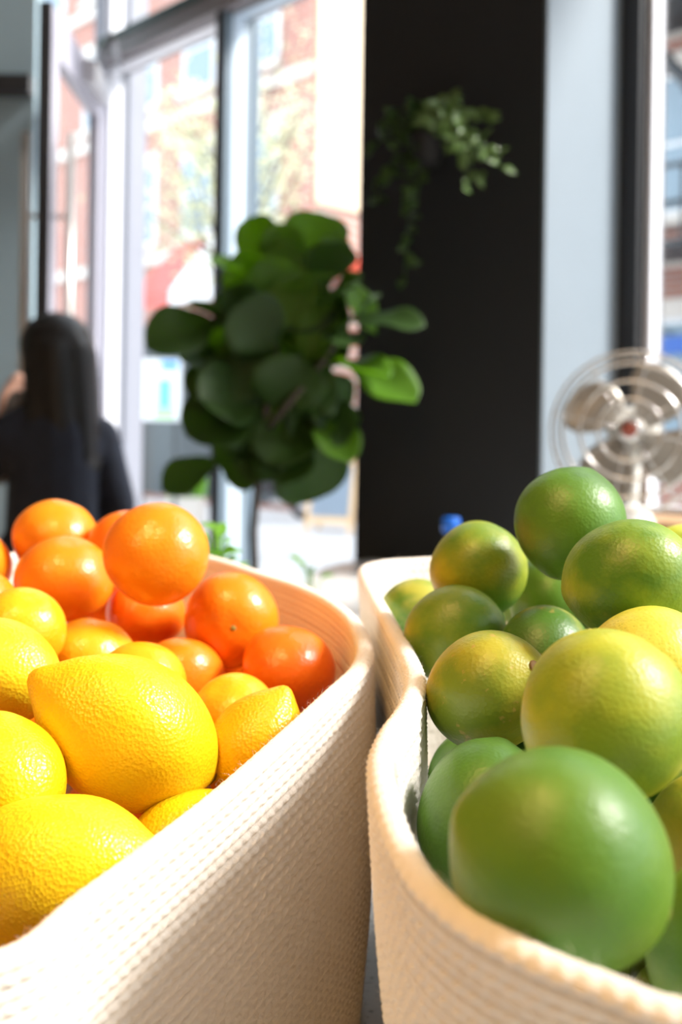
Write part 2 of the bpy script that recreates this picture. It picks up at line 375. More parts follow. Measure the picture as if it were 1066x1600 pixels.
def basket(name, label, rim, bscale, seed, NU=1300, NV=210):
    ctr = np.array([np.mean([p[0] for p in rim]), np.mean([p[1] for p in rim])])
    raw = catmull(rim, 60); d = np.linalg.norm(np.diff(np.vstack([raw, raw[:1]]), axis=0), axis=1)
    s = np.concatenate([[0], np.cumsum(d)]); L = s[-1]
    u = np.linspace(0, L, NU, endpoint=False)
    rawc = np.vstack([raw, raw[:1]])
    R = np.stack([np.interp(u, s, rawc[:, k]) for k in range(3)], 1)
    for _ in range(6): R = (np.roll(R, 1, 0) + 2 * R + np.roll(R, -1, 0)) / 4
    T = np.roll(R, -1, 0) - np.roll(R, 1, 0); T[:, 2] = 0; T /= np.linalg.norm(T, axis=1)[:, None]
    Nn = np.stack([T[:, 1], -T[:, 0], 0 * u], 1)
    if np.sum(Nn[:, :2] * (R[:, :2] - ctr)) < 0: Nn = -Nn
    # wider-smoothed normals for the body so folds do not cross
    B2 = R.copy(); B2[:, :2] = ctr + (R[:, :2] - ctr) * bscale
    for _ in range(400): B2 = (np.roll(B2, 1, 0) + 2 * B2 + np.roll(B2, -1, 0)) / 4
    zb = CZ + .004
    TH = .0068
    rows = []
    rowh = .0043; stl = .0060
    nst = round(L / stl); stl = L / nst
    def relief(dist):
        k = np.floor(dist / rowh); fr = dist / rowh - k
        sgn = np.where(k % 2 == 0, 1., -1.)
        ph = u / stl + sgn * fr * .75 + .5 * (k % 2)
        return .0021 * (np.abs(np.sin(PI * fr)) ** .7) * (.35 + .65 * np.abs(np.sin(PI * ph)) ** .7)
    def wall(t, side):
        H = R[:, 2] - zb
        dist = t * H
        P = R * (1 - t) ** 1.0 + B2 * t
        q = np.sin(PI * min(t * 1.0, 1)) * .004
        P = P.copy(); P[:, 2] = R[:, 2] - dist
        o = q + (relief(dist + .0017) if side > 0 else relief(dist + .0017) * .9)
        base = 0 if side > 0 else -TH
        return P + Nn * (base + (o if side > 0 else q - (o - q)))[:, None]
    ts = np.linspace(1, 0, NV)
    for t in ts: rows.append(wall(t, 1))
    for a in np.linspace(0, PI, 9)[1:-1]:
        P = R + Nn * (-TH / 2 + math.cos(a) * (TH / 2))[..., None] if False else R + Nn * (-TH / 2 + math.cos(a) * TH / 2)
        P = P.copy(); P[:, 2] += math.sin(a) * TH * .45 + .0004 * np.abs(np.sin(PI * (u / stl + a * .4)))
        P += Nn * (relief(np.full_like(u, .0017)) * math.cos(a) * .5)[:, None]
        rows.append(P)
    for t in np.linspace(0, 1, NV * 3 // 5): rows.append(wall(t, -1))
    nv = len(rows)
    V = np.concatenate(rows)
    c0 = np.array([[ctr[0], ctr[1], zb]]); c1 = np.array([[ctr[0], ctr[1], zb + .006]])
    V = np.concatenate([V, c0, c1])
    i = np.arange(NU); j = (i + 1) % NU
    Q = []
    for r in range(nv - 1):
        Q.append(np.stack([r * NU + i, r * NU + j, (r + 1) * NU + j, (r + 1) * NU + i], 1))
    Q = np.concatenate(Q)
    lastr = (nv - 1) * NU
    T1 = np.stack([j, i, np.full(NU, nv * NU)], 1); T2 = np.stack([lastr + i, lastr + j, np.full(NU, nv * NU + 1)], 1)
    root = np.array([ctr[0], ctr[1], CZ])
    me = bpy.data.meshes.new('woven_wall')
    me.vertices.add(len(V)); me.vertices.foreach_set('co', (V - root).ravel())
    nl = Q.size + T1.size + T2.size
    me.loops.add(nl); me.loops.foreach_set('vertex_index', np.concatenate([Q.ravel(), T1.ravel(), T2.ravel()]))
    npoly = len(Q) + len(T1) + len(T2); me.polygons.add(npoly)
    st = np.concatenate([np.arange(len(Q)) * 4, len(Q) * 4 + np.arange(len(T1) + len(T2)) * 3])
    me.polygons.foreach_set('loop_start', st.astype(np.int32))
    me.update(calc_edges=True); me.validate()
    e = tag(empty(name, root), label, 'basket')
    o = link('woven_wall', me, BASK, e, True)
    # stray cotton fibres along the rim and outer face
    rng = np.random.default_rng(seed); fv = []; ff = []
    nf = 5200
    for k in range(nf):
        ii = rng.integers(NU)
        if rng.random() < .55:
            a = rng.uniform(0, PI); p = R[ii] + Nn[ii] * (-TH / 2 + math.cos(a) * TH / 2) + np.array([0, 0, math.sin(a) * TH * .45]); dr = Nn[ii] * math.cos(a) + np.array([0, 0, math.sin(a)])
        else:
            t = rng.uniform(0, 1); p = rows[NV - 1 - int(t * (NV - 1))][ii]; dr = Nn[ii]
        dr = dr + rng.normal(0, .7, 3); dr /= np.linalg.norm(dr)
        ln = rng.uniform(.001, .0035); sd_ = np.cross(dr, rng.normal(0, 1, 3)); sd_ /= np.linalg.norm(sd_) + 1e-9; w = .00005
        mid = p + dr * ln * .55 + rng.normal(0, .0005, 3); tip = p + dr * ln + rng.normal(0, .0009, 3)
        n0 = len(fv); fv += [p - sd_ * w, p + sd_ * w, mid + sd_ * w, mid - sd_ * w, tip]
        ff += [(n0, n0 + 1, n0 + 2, n0 + 3), (n0 + 3, n0 + 2, n0 + 4)]
    fz = pyd('fibre_fuzz', [v - root for v in fv], ff, BASK, e); fz['kind'] = 'stuff'
    return R, Nn, TH, ctr, bscale
def rp(px, py, d): return tuple(at(px, py, d))
rimL = [rp(0, 1512, .30), rp(150, 1407, .34), rp(330, 1268, .40), rp(450, 1162, .447), rp(530, 1087, .492), rp(572, 1045, .53), rp(578, 1008, .575), rp(553, 965, .635), rp(500, 930, .70), rp(425, 903, .765),
        (-.13, .845, 1.10), (-.25, .83, 1.10), (-.325, .72, 1.09), (-.345, .56, 1.075), (-.31, .41, 1.06), (-.235, .31, 1.053), (-.15, .272, 1.05)]
RL = basket('woven_basket', 'off-white woven rope basket heaped with lemons and oranges', rimL, .97, 1)
rimR = [rp(563, 893, .76), rp(576, 930, .69), rp(598, 972, .60), rp(624, 1022, .52), rp(638, 1064, .47), rp(626, 1105, .43), rp(600, 1143, .40), rp(583, 1183, .37), rp(582, 1225, .345), rp(600, 1300, .315), rp(644, 1382, .285), rp(720, 1450, .262), rp(830, 1510, .245), rp(950, 1558, .235), rp(1066, 1598, .228),
        (.125, .222, 1.068), (.195, .245, 1.072), (.25, .31, 1.08), (.275, .42, 1.085), (.27, .56, 1.09), (.235, .68, 1.098), (.17, .755, 1.104), rp(720, 876, .785), rp(640, 878, .785), rp(590, 882, .775)]
RR = basket('woven_basket', 'off-white woven rope basket filled with green limes', rimR, .66, 2)

# ------------------------------------------------------------------ fruit
def fruit_mesh(name, kind, seed, a, b, nu=56, nv=40):
    rng = np.random.default_rng(seed)
    th = np.linspace(0, PI, nv); ph = np.linspace(0, 2 * PI, nu, endpoint=False)
    TH, PH = np.meshgrid(th, ph, indexing='ij')
    z = a * np.cos(TH); r = b * np.sin(TH)
    if kind == 'lemon':
        r = b * np.sin(TH) ** .93
        z = z + .24 * a * np.exp(-(TH / .27) ** 2) - .06 * a * np.exp(-((PI - TH) / .22) ** 2)
        r = r + .05 * b * np.exp(-((TH - .42) / .2) ** 2)
    elif kind == 'lime':
        z = z + .05 * a * np.exp(-(TH / .2) ** 2) - .04 * a * np.exp(-((PI - TH) / .25) ** 2)
    else:
        z = z - .035 * a * np.exp(-(TH / .22) ** 2) + .03 * a * np.exp(-((PI - TH) / .3) ** 2)
    lump = 1 + .012 * np.sin(3 * PH + rng.uniform(0, 6) + 2 * TH) * np.sin(TH) + .010 * np.sin(2 * PH + rng.uniform(0, 6)) * np.sin(TH) + .010 * np.sin(4 * TH + rng.uniform(0, 6))
    if kind == 'lemon': lump += .012 * np.sin(5 * PH + rng.uniform(0, 6) + TH * 3) * np.sin(TH) ** 2
    bend = .06 * a * np.sin(TH) * rng.uniform(-1, 1)
    X = r * lump * np.cos(PH) + bend; Y = r * lump * np.sin(PH); Z = z * lump
    V = []; idx = {}
    V.append((X[0].mean(), Y[0].mean(), Z[0].mean()))
    for i in range(1, nv - 1):
        for j in range(nu): V.append((X[i, j], Y[i, j], Z[i, j]))
    V.append((X[-1].mean(), Y[-1].mean(), Z[-1].mean())); last = len(V) - 1
    f = lambda i, j: 1 + (i - 1) * nu + j % nu
    Fc = [(0, f(1, j), f(1, j + 1)) for j in range(nu)]
    for i in range(1, nv - 2):
        for j in range(nu): Fc.append((f(i, j), f(i + 1, j), f(i + 1, j + 1), f(i, j + 1)))
    Fc += [(f(nv - 2, j), last, f(nv - 2, j + 1)) for j in range(nu)]
    return V, Fc, V[0], V[last]
STEMM = mat('dried_stem_brown', (.16, .10, .04), .8, noise=.3, nscale=300)
NUBM = mat('green_brown_stem', (.30, .26, .06), .7, noise=.3, nscale=300)
fc = [0]
def fruit(kind, px, py, rpx, d, ax, m, label, group=None, k=None, stem=None):
    """px,py centre; rpx radius across (short axis) as seen; ax = axis right/up/away"""
    fc[0] += 1
    b = rpx / F * d * .985
    k = k or {'lemon': 1.28, 'lime': 1.10, 'orange': .93}[kind]
    V, Fc, tip, tail = fruit_mesh(kind, kind, fc[0], b * k, b)
    o = pyd(kind, V, Fc, m, None, True)
    o.location = at(px, py, d)
    o.rotation_euler = vdir(*ax).to_track_quat('Z', 'Y').to_euler()
    tag(o, label, kind, group)
    if stem:
        end = tip if stem[0] == 't' else tail; sg = 1 if stem[0] == 't' else -1
        bm = bmesh.new(); n = 10; s_ = b * (.05 if kind == 'orange' else .085)
        M = Matrix.Translation(Vector(end)) @ Matrix.Diagonal((s_, s_, s_ * sg, 1))
        pr = [(0, -.55), (1.25, -.45), (1.5, -.12), (1.0, .14), (.55, .10), (.35, .38), (0, .42)]
        vs0 = b_lathe(bm, pr, n, None)
        for v in vs0:
            an = math.atan2(v.co.y, v.co.x); q = 1 + .22 * math.sin(an * 5) * (v.co.xy.length > .6); v.co.x *= q; v.co.y *= q
        bmesh.ops.transform(bm, matrix=M, verts=vs0)
        bmo('stem_scar', bm, STEMM if len(stem) == 1 else NUBM, o, True)
    return o
def LM(seed, c1, c2, lo, hi, spots=None, scab=0, rough=.42, ns=22):
    return peel('lime_skin', c1, c2, lo, hi, 620, .21, rough, seed, ns, .12, spots, scab)
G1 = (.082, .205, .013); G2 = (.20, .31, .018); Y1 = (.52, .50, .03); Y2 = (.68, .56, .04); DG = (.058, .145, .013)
fruit('lime', 875, 1347, 172, .278, (.86, -.42, .0), LM(1, G1, (.135, .25, .015), .42, .72), 'largest smooth green lime at the front rim of its basket', k=1.03, stem='tn')
fruit('lime', 940, 1117, 133, .35, (.25, .8, .5), LM(2, G2, (.56, .56, .03), .42, .66, ns=15), 'big yellow-green lime resting on the largest green lime', k=1.02)
fruit('lime', 763, 1080, 94, .455, (.58, .50, -.64), LM(3, (.17, .26, .02), (.42, .40, .03), .42, .62, None, .55), 'scarred olive-green lime with a brown star-shaped stem scar', k=1.10, stem='t')
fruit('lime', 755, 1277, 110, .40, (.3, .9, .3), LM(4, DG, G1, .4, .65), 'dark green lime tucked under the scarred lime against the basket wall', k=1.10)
fruit('lime', 712, 992, 78, .555, (.9, .3, .2), LM(5, G1, (.30, .36, .03), .42, .68, None, .12), 'matte green lime beside the rim just below a rounder lime', k=1.05)
fruit('lime', 650, 962, 58, .69, (.6, .5, -.6), LM(6, G1, (.36, .36, .04), .45, .6, None, .25), 'small mottled lime in the far corner of the basket')
fruit('lime', 747, 890, 76, .588, (-.5, -.75, .3), LM(7, G1, (.42, .40, .02), .36, .66, ns=16), 'round glossy lime with a yellowish cheek in front of the black pillar', k=1.0)
fruit('lime', 893, 817, 86, .54, (.35, .85, .2), LM(8, DG, (.11, .26, .02), .4, .7), 'dark green lime on the very top of the pile before the fan', k=1.04)
fruit('lime', 985, 905, 95, .46, (.85, .25, -.3), LM(9, G1, (.30, .42, .03), .4, .65, None, .08), 'bumpy bright green lime leaning on the topmost lime', k=1.12)
fruit('lime', 1066, 884, 66, .62, (.9, .3, .2), LM(10, G2, (.5, .55, .04), .35, .6), 'pale green lime peeking out behind the bumpy bright lime')
fruit('lime', 1012, 1047, 100, .42, (.9, .2, .3), LM(11, (.56, .55, .05), (.72, .62, .07), .35, .6, (.40, .44, .03)), 'yellow speckled lime wedged behind the big yellow-green lime', k=1.08)
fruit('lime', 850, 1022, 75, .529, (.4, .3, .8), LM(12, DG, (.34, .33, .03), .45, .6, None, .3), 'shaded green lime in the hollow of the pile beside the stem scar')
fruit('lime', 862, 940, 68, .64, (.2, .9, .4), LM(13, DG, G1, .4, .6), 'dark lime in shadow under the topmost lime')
fruit('lime', 828, 925, 55, .71, (.6, .5, .4), LM(14, G1, G2, .4, .6), 'bright sliver of lime showing behind the round glossy lime')
fruit('lime', 1135, 1490, 132, .31, (.3, .5, .8), LM(15, G1, G2, .4, .65), 'green lime at the rim beside the stem nub of the largest lime')
fruit('lime', 1120, 1330, 116, .37, (.2, .5, .8), LM(16, G2, (.55, .42, .03), .35, .6), 'olive lime deep behind the largest green lime')

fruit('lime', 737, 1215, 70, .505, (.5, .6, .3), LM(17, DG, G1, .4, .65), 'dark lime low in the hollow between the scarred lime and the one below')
def YM(seed, c1=(.84, .61, .008), c2=(.87, .47, .004), lo=.42, hi=.72, r=.33): return peel('lemon_skin', c1, c2, lo, hi, 640, .5, r, seed, 16, .2)
fruit('lemon', 203, 1142, 112, .477, (-.82, .52, -.15), YM(1), 'largest lemon lying on its side with a blunt pointed tip', k=1.30, stem='b')
fruit('lemon', -8, 1049, 82, .52, (-.9, .2, .2), YM(2, (.84, .68, .02), (.80, .60, .01)), 'bright pale lemon behind the tip of the largest lemon')
fruit('lemon', 5, 1213, 90, .441, (-.6, .4, .65), YM(3), 'lemon with a small brown stem scar below the bright pale lemon', stem='b')
fruit('lemon', 70, 1374, 128, .40, (.90, .22, -.1), YM(4, (.86, .66, .012), (.86, .58, .008)), 'front lemon lying along the basket rim', k=1.32)
fruit('lemon', 398, 1172, 76, .50, (.45, .85, .1), YM(5, (.80, .46, .005), (.84, .36, .004)), 'deep yellow lemon standing on end with its tip over the rim', k=1.18)
fruit('lemon', 300, 1328, 90, .458, (.9, .3, .2), YM(6), 'lemon half hidden below the largest lemon at the rim', k=1.2)
def OM(seed, c1=(.86, .235, .006), c2=(.90, .32, .010), lo=.35, hi=.7, r=.30): return peel('orange_skin', c1, c2, lo, hi, 430, .28, r, seed, 14, .2)
YO = ((.88, .40, .008), (.88, .47, .012))
fruit('orange', 245, 866, 83, .62, (.1, .5, -.8), OM(1), 'large glossy orange on top of the heap', k=.92)
fruit('orange', 88, 843, 68, .74, (.3, .9, .1), OM(2), 'rearmost orange against the dark sweater of the person')
fruit('orange', 100, 905, 77, .67, (.2, .9, -.3), OM(3, (.84, .20, .005), (.90, .27, .008)), 'orange in front of the rearmost orange', k=.86)
fruit('orange', 200, 855, 62, .724, (.2, .9, -.3), OM(4, (.82, .18, .005), (.88, .24, .008)), 'orange mostly hidden behind the large glossy orange')
fruit('orange', 365, 969, 76, .664, (.1, .0, -1), OM(5, (.84, .20, .005), (.90, .26, .008)), 'orange with a button scar facing out beside the basket wall', k=.95, stem='tn')
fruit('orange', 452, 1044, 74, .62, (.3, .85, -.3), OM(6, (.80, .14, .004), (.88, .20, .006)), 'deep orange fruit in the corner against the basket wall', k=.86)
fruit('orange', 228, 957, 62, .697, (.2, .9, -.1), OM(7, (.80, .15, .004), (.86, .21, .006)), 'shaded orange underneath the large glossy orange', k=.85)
fruit('orange', 284, 1060, 68, .627, (.1, .8, .4), OM(8, (.84, .19, .005), (.90, .25, .008)), 'orange squeezed in below the button-scarred orange')
fruit('orange', -50, 885, 68, .72, (.2, .9, .1), OM(9), 'orange half outside the heap next to the rearmost orange')
fruit('orange', 36, 984, 70, .575, (.3, .8, -.3), OM(10, *YO), 'yellowish orange resting above the bright pale lemon', k=.92)
fruit('orange', 140, 1036, 76, .608, (.2, .9, .2), OM(11, *YO), 'yellowish orange behind the blunt tip of the largest lemon')
fruit('orange', 222, 1072, 74, .55, (.2, .9, .1), OM(12, *YO), 'yellowish orange rising just over the back of the largest lemon')
fruit('orange', 366, 1121, 71, .55, (-.3, .8, -.4), OM(13, *YO, lo=.3, hi=.8), 'light orange with a pale scar between the large lemon and the tilted lemon', k=.93)
fruit('orange', 62, 1160, 62, .57, (.2, .9, .1), OM(14), 'orange glimpsed in the gap between the left lemons')
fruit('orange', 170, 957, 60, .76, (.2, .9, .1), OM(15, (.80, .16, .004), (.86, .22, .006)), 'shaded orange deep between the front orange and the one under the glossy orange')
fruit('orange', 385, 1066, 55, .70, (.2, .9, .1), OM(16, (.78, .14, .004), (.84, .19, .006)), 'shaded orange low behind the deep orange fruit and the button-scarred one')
fixedL = [(o.location.copy(), max(v.co.length for v in o.data.vertices)) for o in C.objects if o.name.split('.')[0] in ('lime', 'lemon', 'orange')]
# fruit lower in the baskets carrying the visible ones
def inside(x, y, R, Nn, marg):
    dd = np.hypot(R[:, 0] - x, R[:, 1] - y); i = int(dd.argmin())
    v = np.array([x, y]) - R[i, :2]
    return float(v @ Nn[i, :2]) < -marg
def fill(kind, Rb, r, layers, mats, label, group):
    rng = random.Random(3); n = 0; R, Nn, TH, ctr, bs = Rb
    xs = np.arange(R[:, 0].min(), R[:, 0].max(), r * 2.02); ys = np.arange(R[:, 1].min(), R[:, 1].max(), r * 1.78)
    src = None
    for li, z in enumerate(layers):
        for iy, y in enumerate(ys):
            for x in xs:
                p = Vector((x + (iy % 2) * r + li * r * .6, y + li * r * .5, z))
                if not inside(p.x, p.y, R, Nn, r + TH + .011 + (1 - bs) * .14 * (1.09 - z) / .2): continue
                if any((p - q).length < r * 1.03 + rr * .97 for q, rr in fixedL): continue
                if src is None:
                    V, Fc, _, _ = fruit_mesh(kind, kind, 99, r * (1.02 if kind == 'lime' else .95), r, 32, 22)
                    src = pyd(kind, V, Fc, mats, None, True); o = src
                else:
                    o = src.copy(); C.objects.link(o)
                o.location = p; o.rotation_euler = (rng.uniform(0, 6), rng.uniform(0, 6), rng.uniform(0, 6))
                tag(o, label, kind, group); fixedL.append((p, r)); n += 1
fill('lime', RR, .0265, (.915, .962, 1.008, 1.048), LM(20, DG, G2, .4, .65), 'green lime packed lower down among the heap of limes', 'limes underneath the heap')
fill('orange', RL, .028, (.917, .965, 1.012, 1.052, 1.086), OM(20), 'plain orange packed lower down among the heap of oranges and lemons', 'oranges underneath the heap')

# ------------------------------------------------------------------ fiddle-leaf fig
FIG = leafmat('fig_leaf', (.040, .090, .016), (.20, .36, .014), .5, .42)
FIGB = leafmat('fig_leaf_lit', (.10, .22, .016), (.38, .62, .02), .42, .5)  # brighter copy of the leaf colour, paints backlight into chosen leaves
def leaf_grid(nx, ny, shape, cup, wave, seed, droop=.0):
    rng = random.Random(seed); V = []; ph = rng.uniform(0, 6)
    for j in range(ny + 1):
        t = j / ny; w = shape(t)
        for i in range(nx + 1):
            s = i / nx * 2 - 1
            x = s * w * .5
            z = cup * (abs(s) ** 1.5) * w - droop * t * t + wave * math.sin(t * 9 + ph + (2 if s > 0 else 0)) * abs(s) ** 2 * .5
            V.append((x, t, z))
    Fc = [(j * (nx + 1) + i, j * (nx + 1) + i + 1, (j + 1) * (nx + 1) + i + 1, (j + 1) * (nx + 1) + i) for j in range(ny) for i in range(nx)]
    return V, Fc
def figshape(t): return max(.03, (4 * t ** 1.3 * max(0, 1 - t ** 1.3)) ** .55)
def leaf_object(name, V, Fc, m, parent, base, tip, width, nrm, thick=.0006, origin=Vector()):
    """leaf laid from base to tip with its face towards nrm"""
    y = tip - base; ln = y.length; y = y / ln
    x = y.cross(nrm).normalized(); z = x.cross(y)
    vv = [base - origin + x * (p[0] * width) + y * (p[1] * ln) + z * (p[2] * ln * .8) for p in V]
    o = pyd(name, vv, Fc, m, parent, True)
    so = o.modifiers.new('thickness', 'SOLIDIFY'); so.thickness = thick
    return o
TD = 2.42
froot = at(398, 900, TD); froot.z = 0
fig = tag(empty('potted_fig_tree', froot), 'fiddle-leaf fig tree with broad dark green leaves before the shop window', 'plant')
lathe('pot', [(0, 0), (.095, 0), (.115, .28), (.12, .30), (.108, .30), (.105, .26), (0, .26)], mat('pot_white_ceramic', (.6, .6, .58), .4), fig)
lathe('soil', [(0, .262), (.104, .262), (.104, .255), (0, .25)], mat('soil', (.03, .02, .012), .95), fig)
BARK = mat('fig_bark', (.10, .085, .07), .85, noise=.3, nscale=60)
tk = [at(398, 900, TD), at(396, 830, TD), at(402, 760, TD), at(412, 680, TD), at(425, 590, TD), at(438, 500, TD), at(445, 430, TD)]
tk = [Vector((froot.x + .01, froot.y, .255)), Vector((froot.x + .015, froot.y, .6))] + tk
tube('trunk', [p - froot for p in tk], [.012, .011, .010, .0095, .009, .0085, .008, .007, .005], BARK, fig, 10)
bt = [at(404, 740, TD) - froot, at(390, 640, TD + .05) - froot, at(370, 560, TD + .04) - froot, at(360, 500, TD) - froot]
tube('branch', bt, [.008, .007, .006, .004], BARK, fig)
bt = [at(412, 680, TD) - froot, at(460, 620, TD - .05) - froot, at(510, 560, TD - .06) - froot, at(545, 500, TD - .06) - froot]
tube('branch', bt, [.008, .007, .006, .004], BARK, fig)
LV = [  # base, tip, width px, lit?, facing (right, up, away)
 ((436, 440), (386, 336), 66, 1, (-.2, .1, -1)), ((478, 440), (504, 324), 92, 1, (.1, .1, -1)), ((452, 446), (436, 348), 66, 1, (0, .2, -1)), ((500, 436), (536, 366), 52, 1, (.3, .1, -1)),
 ((388, 442), (334, 402), 46, 1, (-.3, .5, -.8)), ((424, 486), (370, 396), 80, 1, (-.4, .2, -.9)), ((498, 436), (532, 372), 70, 0, (.4, .2, -.8)),
 ((588, 522), (538, 438), 44, 1, (.2, .5, -.8)), ((556, 500), (664, 500), 56, 0, (.1, .8, -.6)), ((528, 522), (592, 466), 66, 0, (.2, .6, -.7)),
 ((548, 566), (650, 626), 74, 1, (.1, .6, -.8)), ((518, 566), (606, 596), 62, 1, (.2, .9, -.4)), ((470, 545), (438, 466), 70, 1, (0, .3, -.9)),
 ((478, 562), (524, 482), 74, 1, (.3, .4, -.8)), ((334, 502), (230, 538), 80, 0, (-.2, .4, -.9)), ((384, 522), (298, 466), 54, 0, (-.2, .7, -.6)),
 ((404, 562), (326, 516), 112, 1, (-.2, .3, -.9)), ((394, 602), (292, 588), 122, 0, (-.2, .2, -.95)), ((394, 642), (290, 682), 116, 0, (-.2, .3, -.9)),
 ((414, 652), (330, 636), 122, 0, (0, .2, -1)), ((404, 690), (348, 744), 92, 0, (-.1, .4, -.9)), ((424, 700), (388, 744), 82, 0, (0, .4, -.9)),
 ((338, 722), (250, 762), 60, 0, (-.1, .5, -.9)), ((447, 616), (460, 698), 50, 1, (.5, .2, -.8)), ((472, 688), (492, 784), 112, 0, (0, .3, -.95)),
 ((500, 662), (548, 714), 64, 1, (.2, .5, -.8)), ((444, 690), (440, 756), 86, 0, (0, .3, -.9)), ((452, 604), (418, 516), 112, 0, (0, .2, -1)),
 ((472, 612), (528, 606), 84, 0, (.1, .5, -.9)), ((432, 544), (366, 476), 92, 0, (-.1, .4, -.9)), ((500, 474), (566, 448), 66, 0, (.2, .7, -.7)),
 ((452, 520), (500, 440), 96, 0, (.1, .2, -1)), ((420, 600), (352, 560), 104, 0, (0, .2, -1)), ((430, 640), (470, 560), 104, 0, (.1, .1, -1)),
 ((480, 640), (540, 650), 74, 0, (.2, .4, -.9)), ((436, 660), (400, 600), 110, 0, (0, .1, -1)), ((455, 640), (500, 690), 90, 0, (.1, .3, -1)),
 ((400, 500), (352, 452), 62, 0, (-.3, .5, -.8)), ((370, 560), (318, 640), 100, 0, (-.2, .2, -1)), ((505, 520), (560, 540), 60, 0, (.2, .8, -.5)),
 ((470, 470), (470, 400), 90, 0, (0, .1, -1)), ((470, 560), (545, 520), 80, 0, (.2, .5, -.8)), ((440, 580), (500, 600), 96, 0, (.1, .3, -.9)), ((400, 620), (310, 620), 100, 0, (-.1, .2, -1)), ((430, 690), (370, 690), 96, 0, (0, .2, -1)),
 ((470, 650), (420, 720), 96, 0, (0, .3, -1)), ((490, 640), (540, 690), 84, 0, (.2, .3, -.9)), ((500, 590), (548, 640), 70, 0, (.2, .4, -.9)), ((380, 480), (330, 490), 70, 0, (-.2, .4, -.8)), ((420, 440), (480, 400), 90, 1, (.1, .2, -1)), ((480, 500), (430, 440), 100, 1, (0, .2, -1)), ((520, 480), (545, 455), 60, 0, (.3, .3, -.9)), ((440, 470), (404, 410), 84, 1, (-.2, .1, -1)), ((345, 560), (282, 560), 60, 0, (-.2, .4, -.9)),
]
rl = random.Random(5)
def cl3(px, py):  # depth of the crown centre line
    return TD + (-.06 if px > 520 else 0)
for k, (b0, t0, w, lit, nr) in enumerate(LV):
    db = cl3(*b0) + rl.uniform(-.05, .06); dt = db + rl.uniform(-.13, .08)
    if t0[0] > 555: db = 2.33; dt = 2.25 + rl.uniform(-.03, .03)
    V, Fc = leaf_grid(8, 18, figshape, .08 + rl.uniform(0, .14), .10, k, rl.uniform(-.08, .16))
    base = at(*b0, db); tip = at(*t0, dt)
    nv_ = (vdir(*nr) + Vector((rl.uniform(-.2, .2), rl.uniform(-.15, .15), rl.uniform(-.2, .25)))).normalized()
    lo = leaf_object('leaf', V, Fc, FIGB if lit else FIG, fig, base, tip, w / F * db * 1.15, nv_, origin=froot)
    # petiole + midrib
    near = min(tk[2:] + [froot + q for q in bt], key=lambda q: (q - base).length)
    if (near - base).length < .22:
        tube('leaf_stalk', [near - froot, (near * .4 + base * .6) - froot + Vector((0, 0, .01)), base - froot + (tip - base) * .05], [.003, .0025, .002], FIGB, fig, 6)

# ------------------------------------------------------------------ trailing plant on the pillar
TRL = leafmat('trailing_leaf_lit', (.17, .28, .08), (.16, .28, .04), .3, .25)  # lit copy for the right-hand leaves, window light put into the colour
TRD = leafmat('trailing_leaf_shaded', (.05, .11, .02), (.10, .17, .02), .35, .25)  # darker copy, shade put into the colour of the left-hand leaves
hp = at(668, 238, 2.44)
hang = tag(empty('wall_planter', hp), 'trailing small-leaved plant in a black wall pot on the pillar', 'plant')
lathe('wall_pot', [(0, -.035), (.032, -.035), (.042, .03), (.045, .036), (.039, .036), (.035, .02), (0, .02)], mat('pot_black', (.006, .006, .006), .6), hang, Matrix.Translation((0, -.02, 0)))
box('wall_bracket', (-.012, -.01, -.02), (.012, .14, .0), DARKF, hang)
rl = random.Random(11)
stems = []
for (tx, ty, td, n) in ((720, 160, 2.36, 12), (760, 190, 2.34, 14), (785, 262, 2.30, 16), (735, 300, 2.30, 14), (700, 180, 2.33, 12), (760, 235, 2.26, 14), (690, 215, 2.28, 12), (715, 240, 2.25, 12), (640, 185, 2.45, 12), (600, 200, 2.52, 12), (585, 320, 2.52, 16), (610, 260, 2.48, 12), (632, 445, 2.45, 20), (650, 330, 2.42, 12), (570, 250, 2.58, 9), (730, 215, 2.3, 12), (745, 280, 2.33, 12)):
    a = hp + Vector((rl.uniform(-.03, .03), -.03, .03)); e = at(tx, ty, td)
    mid = (a + e) / 2 + Vector((0, -.03, .07 if ty < 330 else .03))
    if ty > 310: mid = Vector((e.x * .8 + a.x * .2, e.y, a.z - .01))
    pts = [a * (1 - t) ** 2 + mid * 2 * t * (1 - t) + e * t * t for t in [i / 8 for i in range(9)]]
    tube('vine', [p - hp for p in pts], .0018, TRD, hang, 5)
    for i in range(n):
        t = .25 + .78 * (i + rl.random() * .6) / n; t = min(t, 1)
        q = a * (1 - t) ** 2 + mid * 2 * t * (1 - t) + e * t * t
        dr = Vector((rl.uniform(-1, 1), rl.uniform(-1.1, .2), rl.uniform(-.9, .7))).normalized(); ln = rl.uniform(.028, .044)
        V, Fc = leaf_grid(2, 4, lambda t: max(.05, .75 * math.sin(PI * t ** .8)), .15, 0, i, .1)
        leaf_object('leaf', V, Fc, TRL if tx > 680 else TRD, hang, q, q + dr * ln, ln * .8, Vector((rl.uniform(-.5, .8), -1, rl.uniform(-.2, .9))).normalized(), .0004, origin=hp)

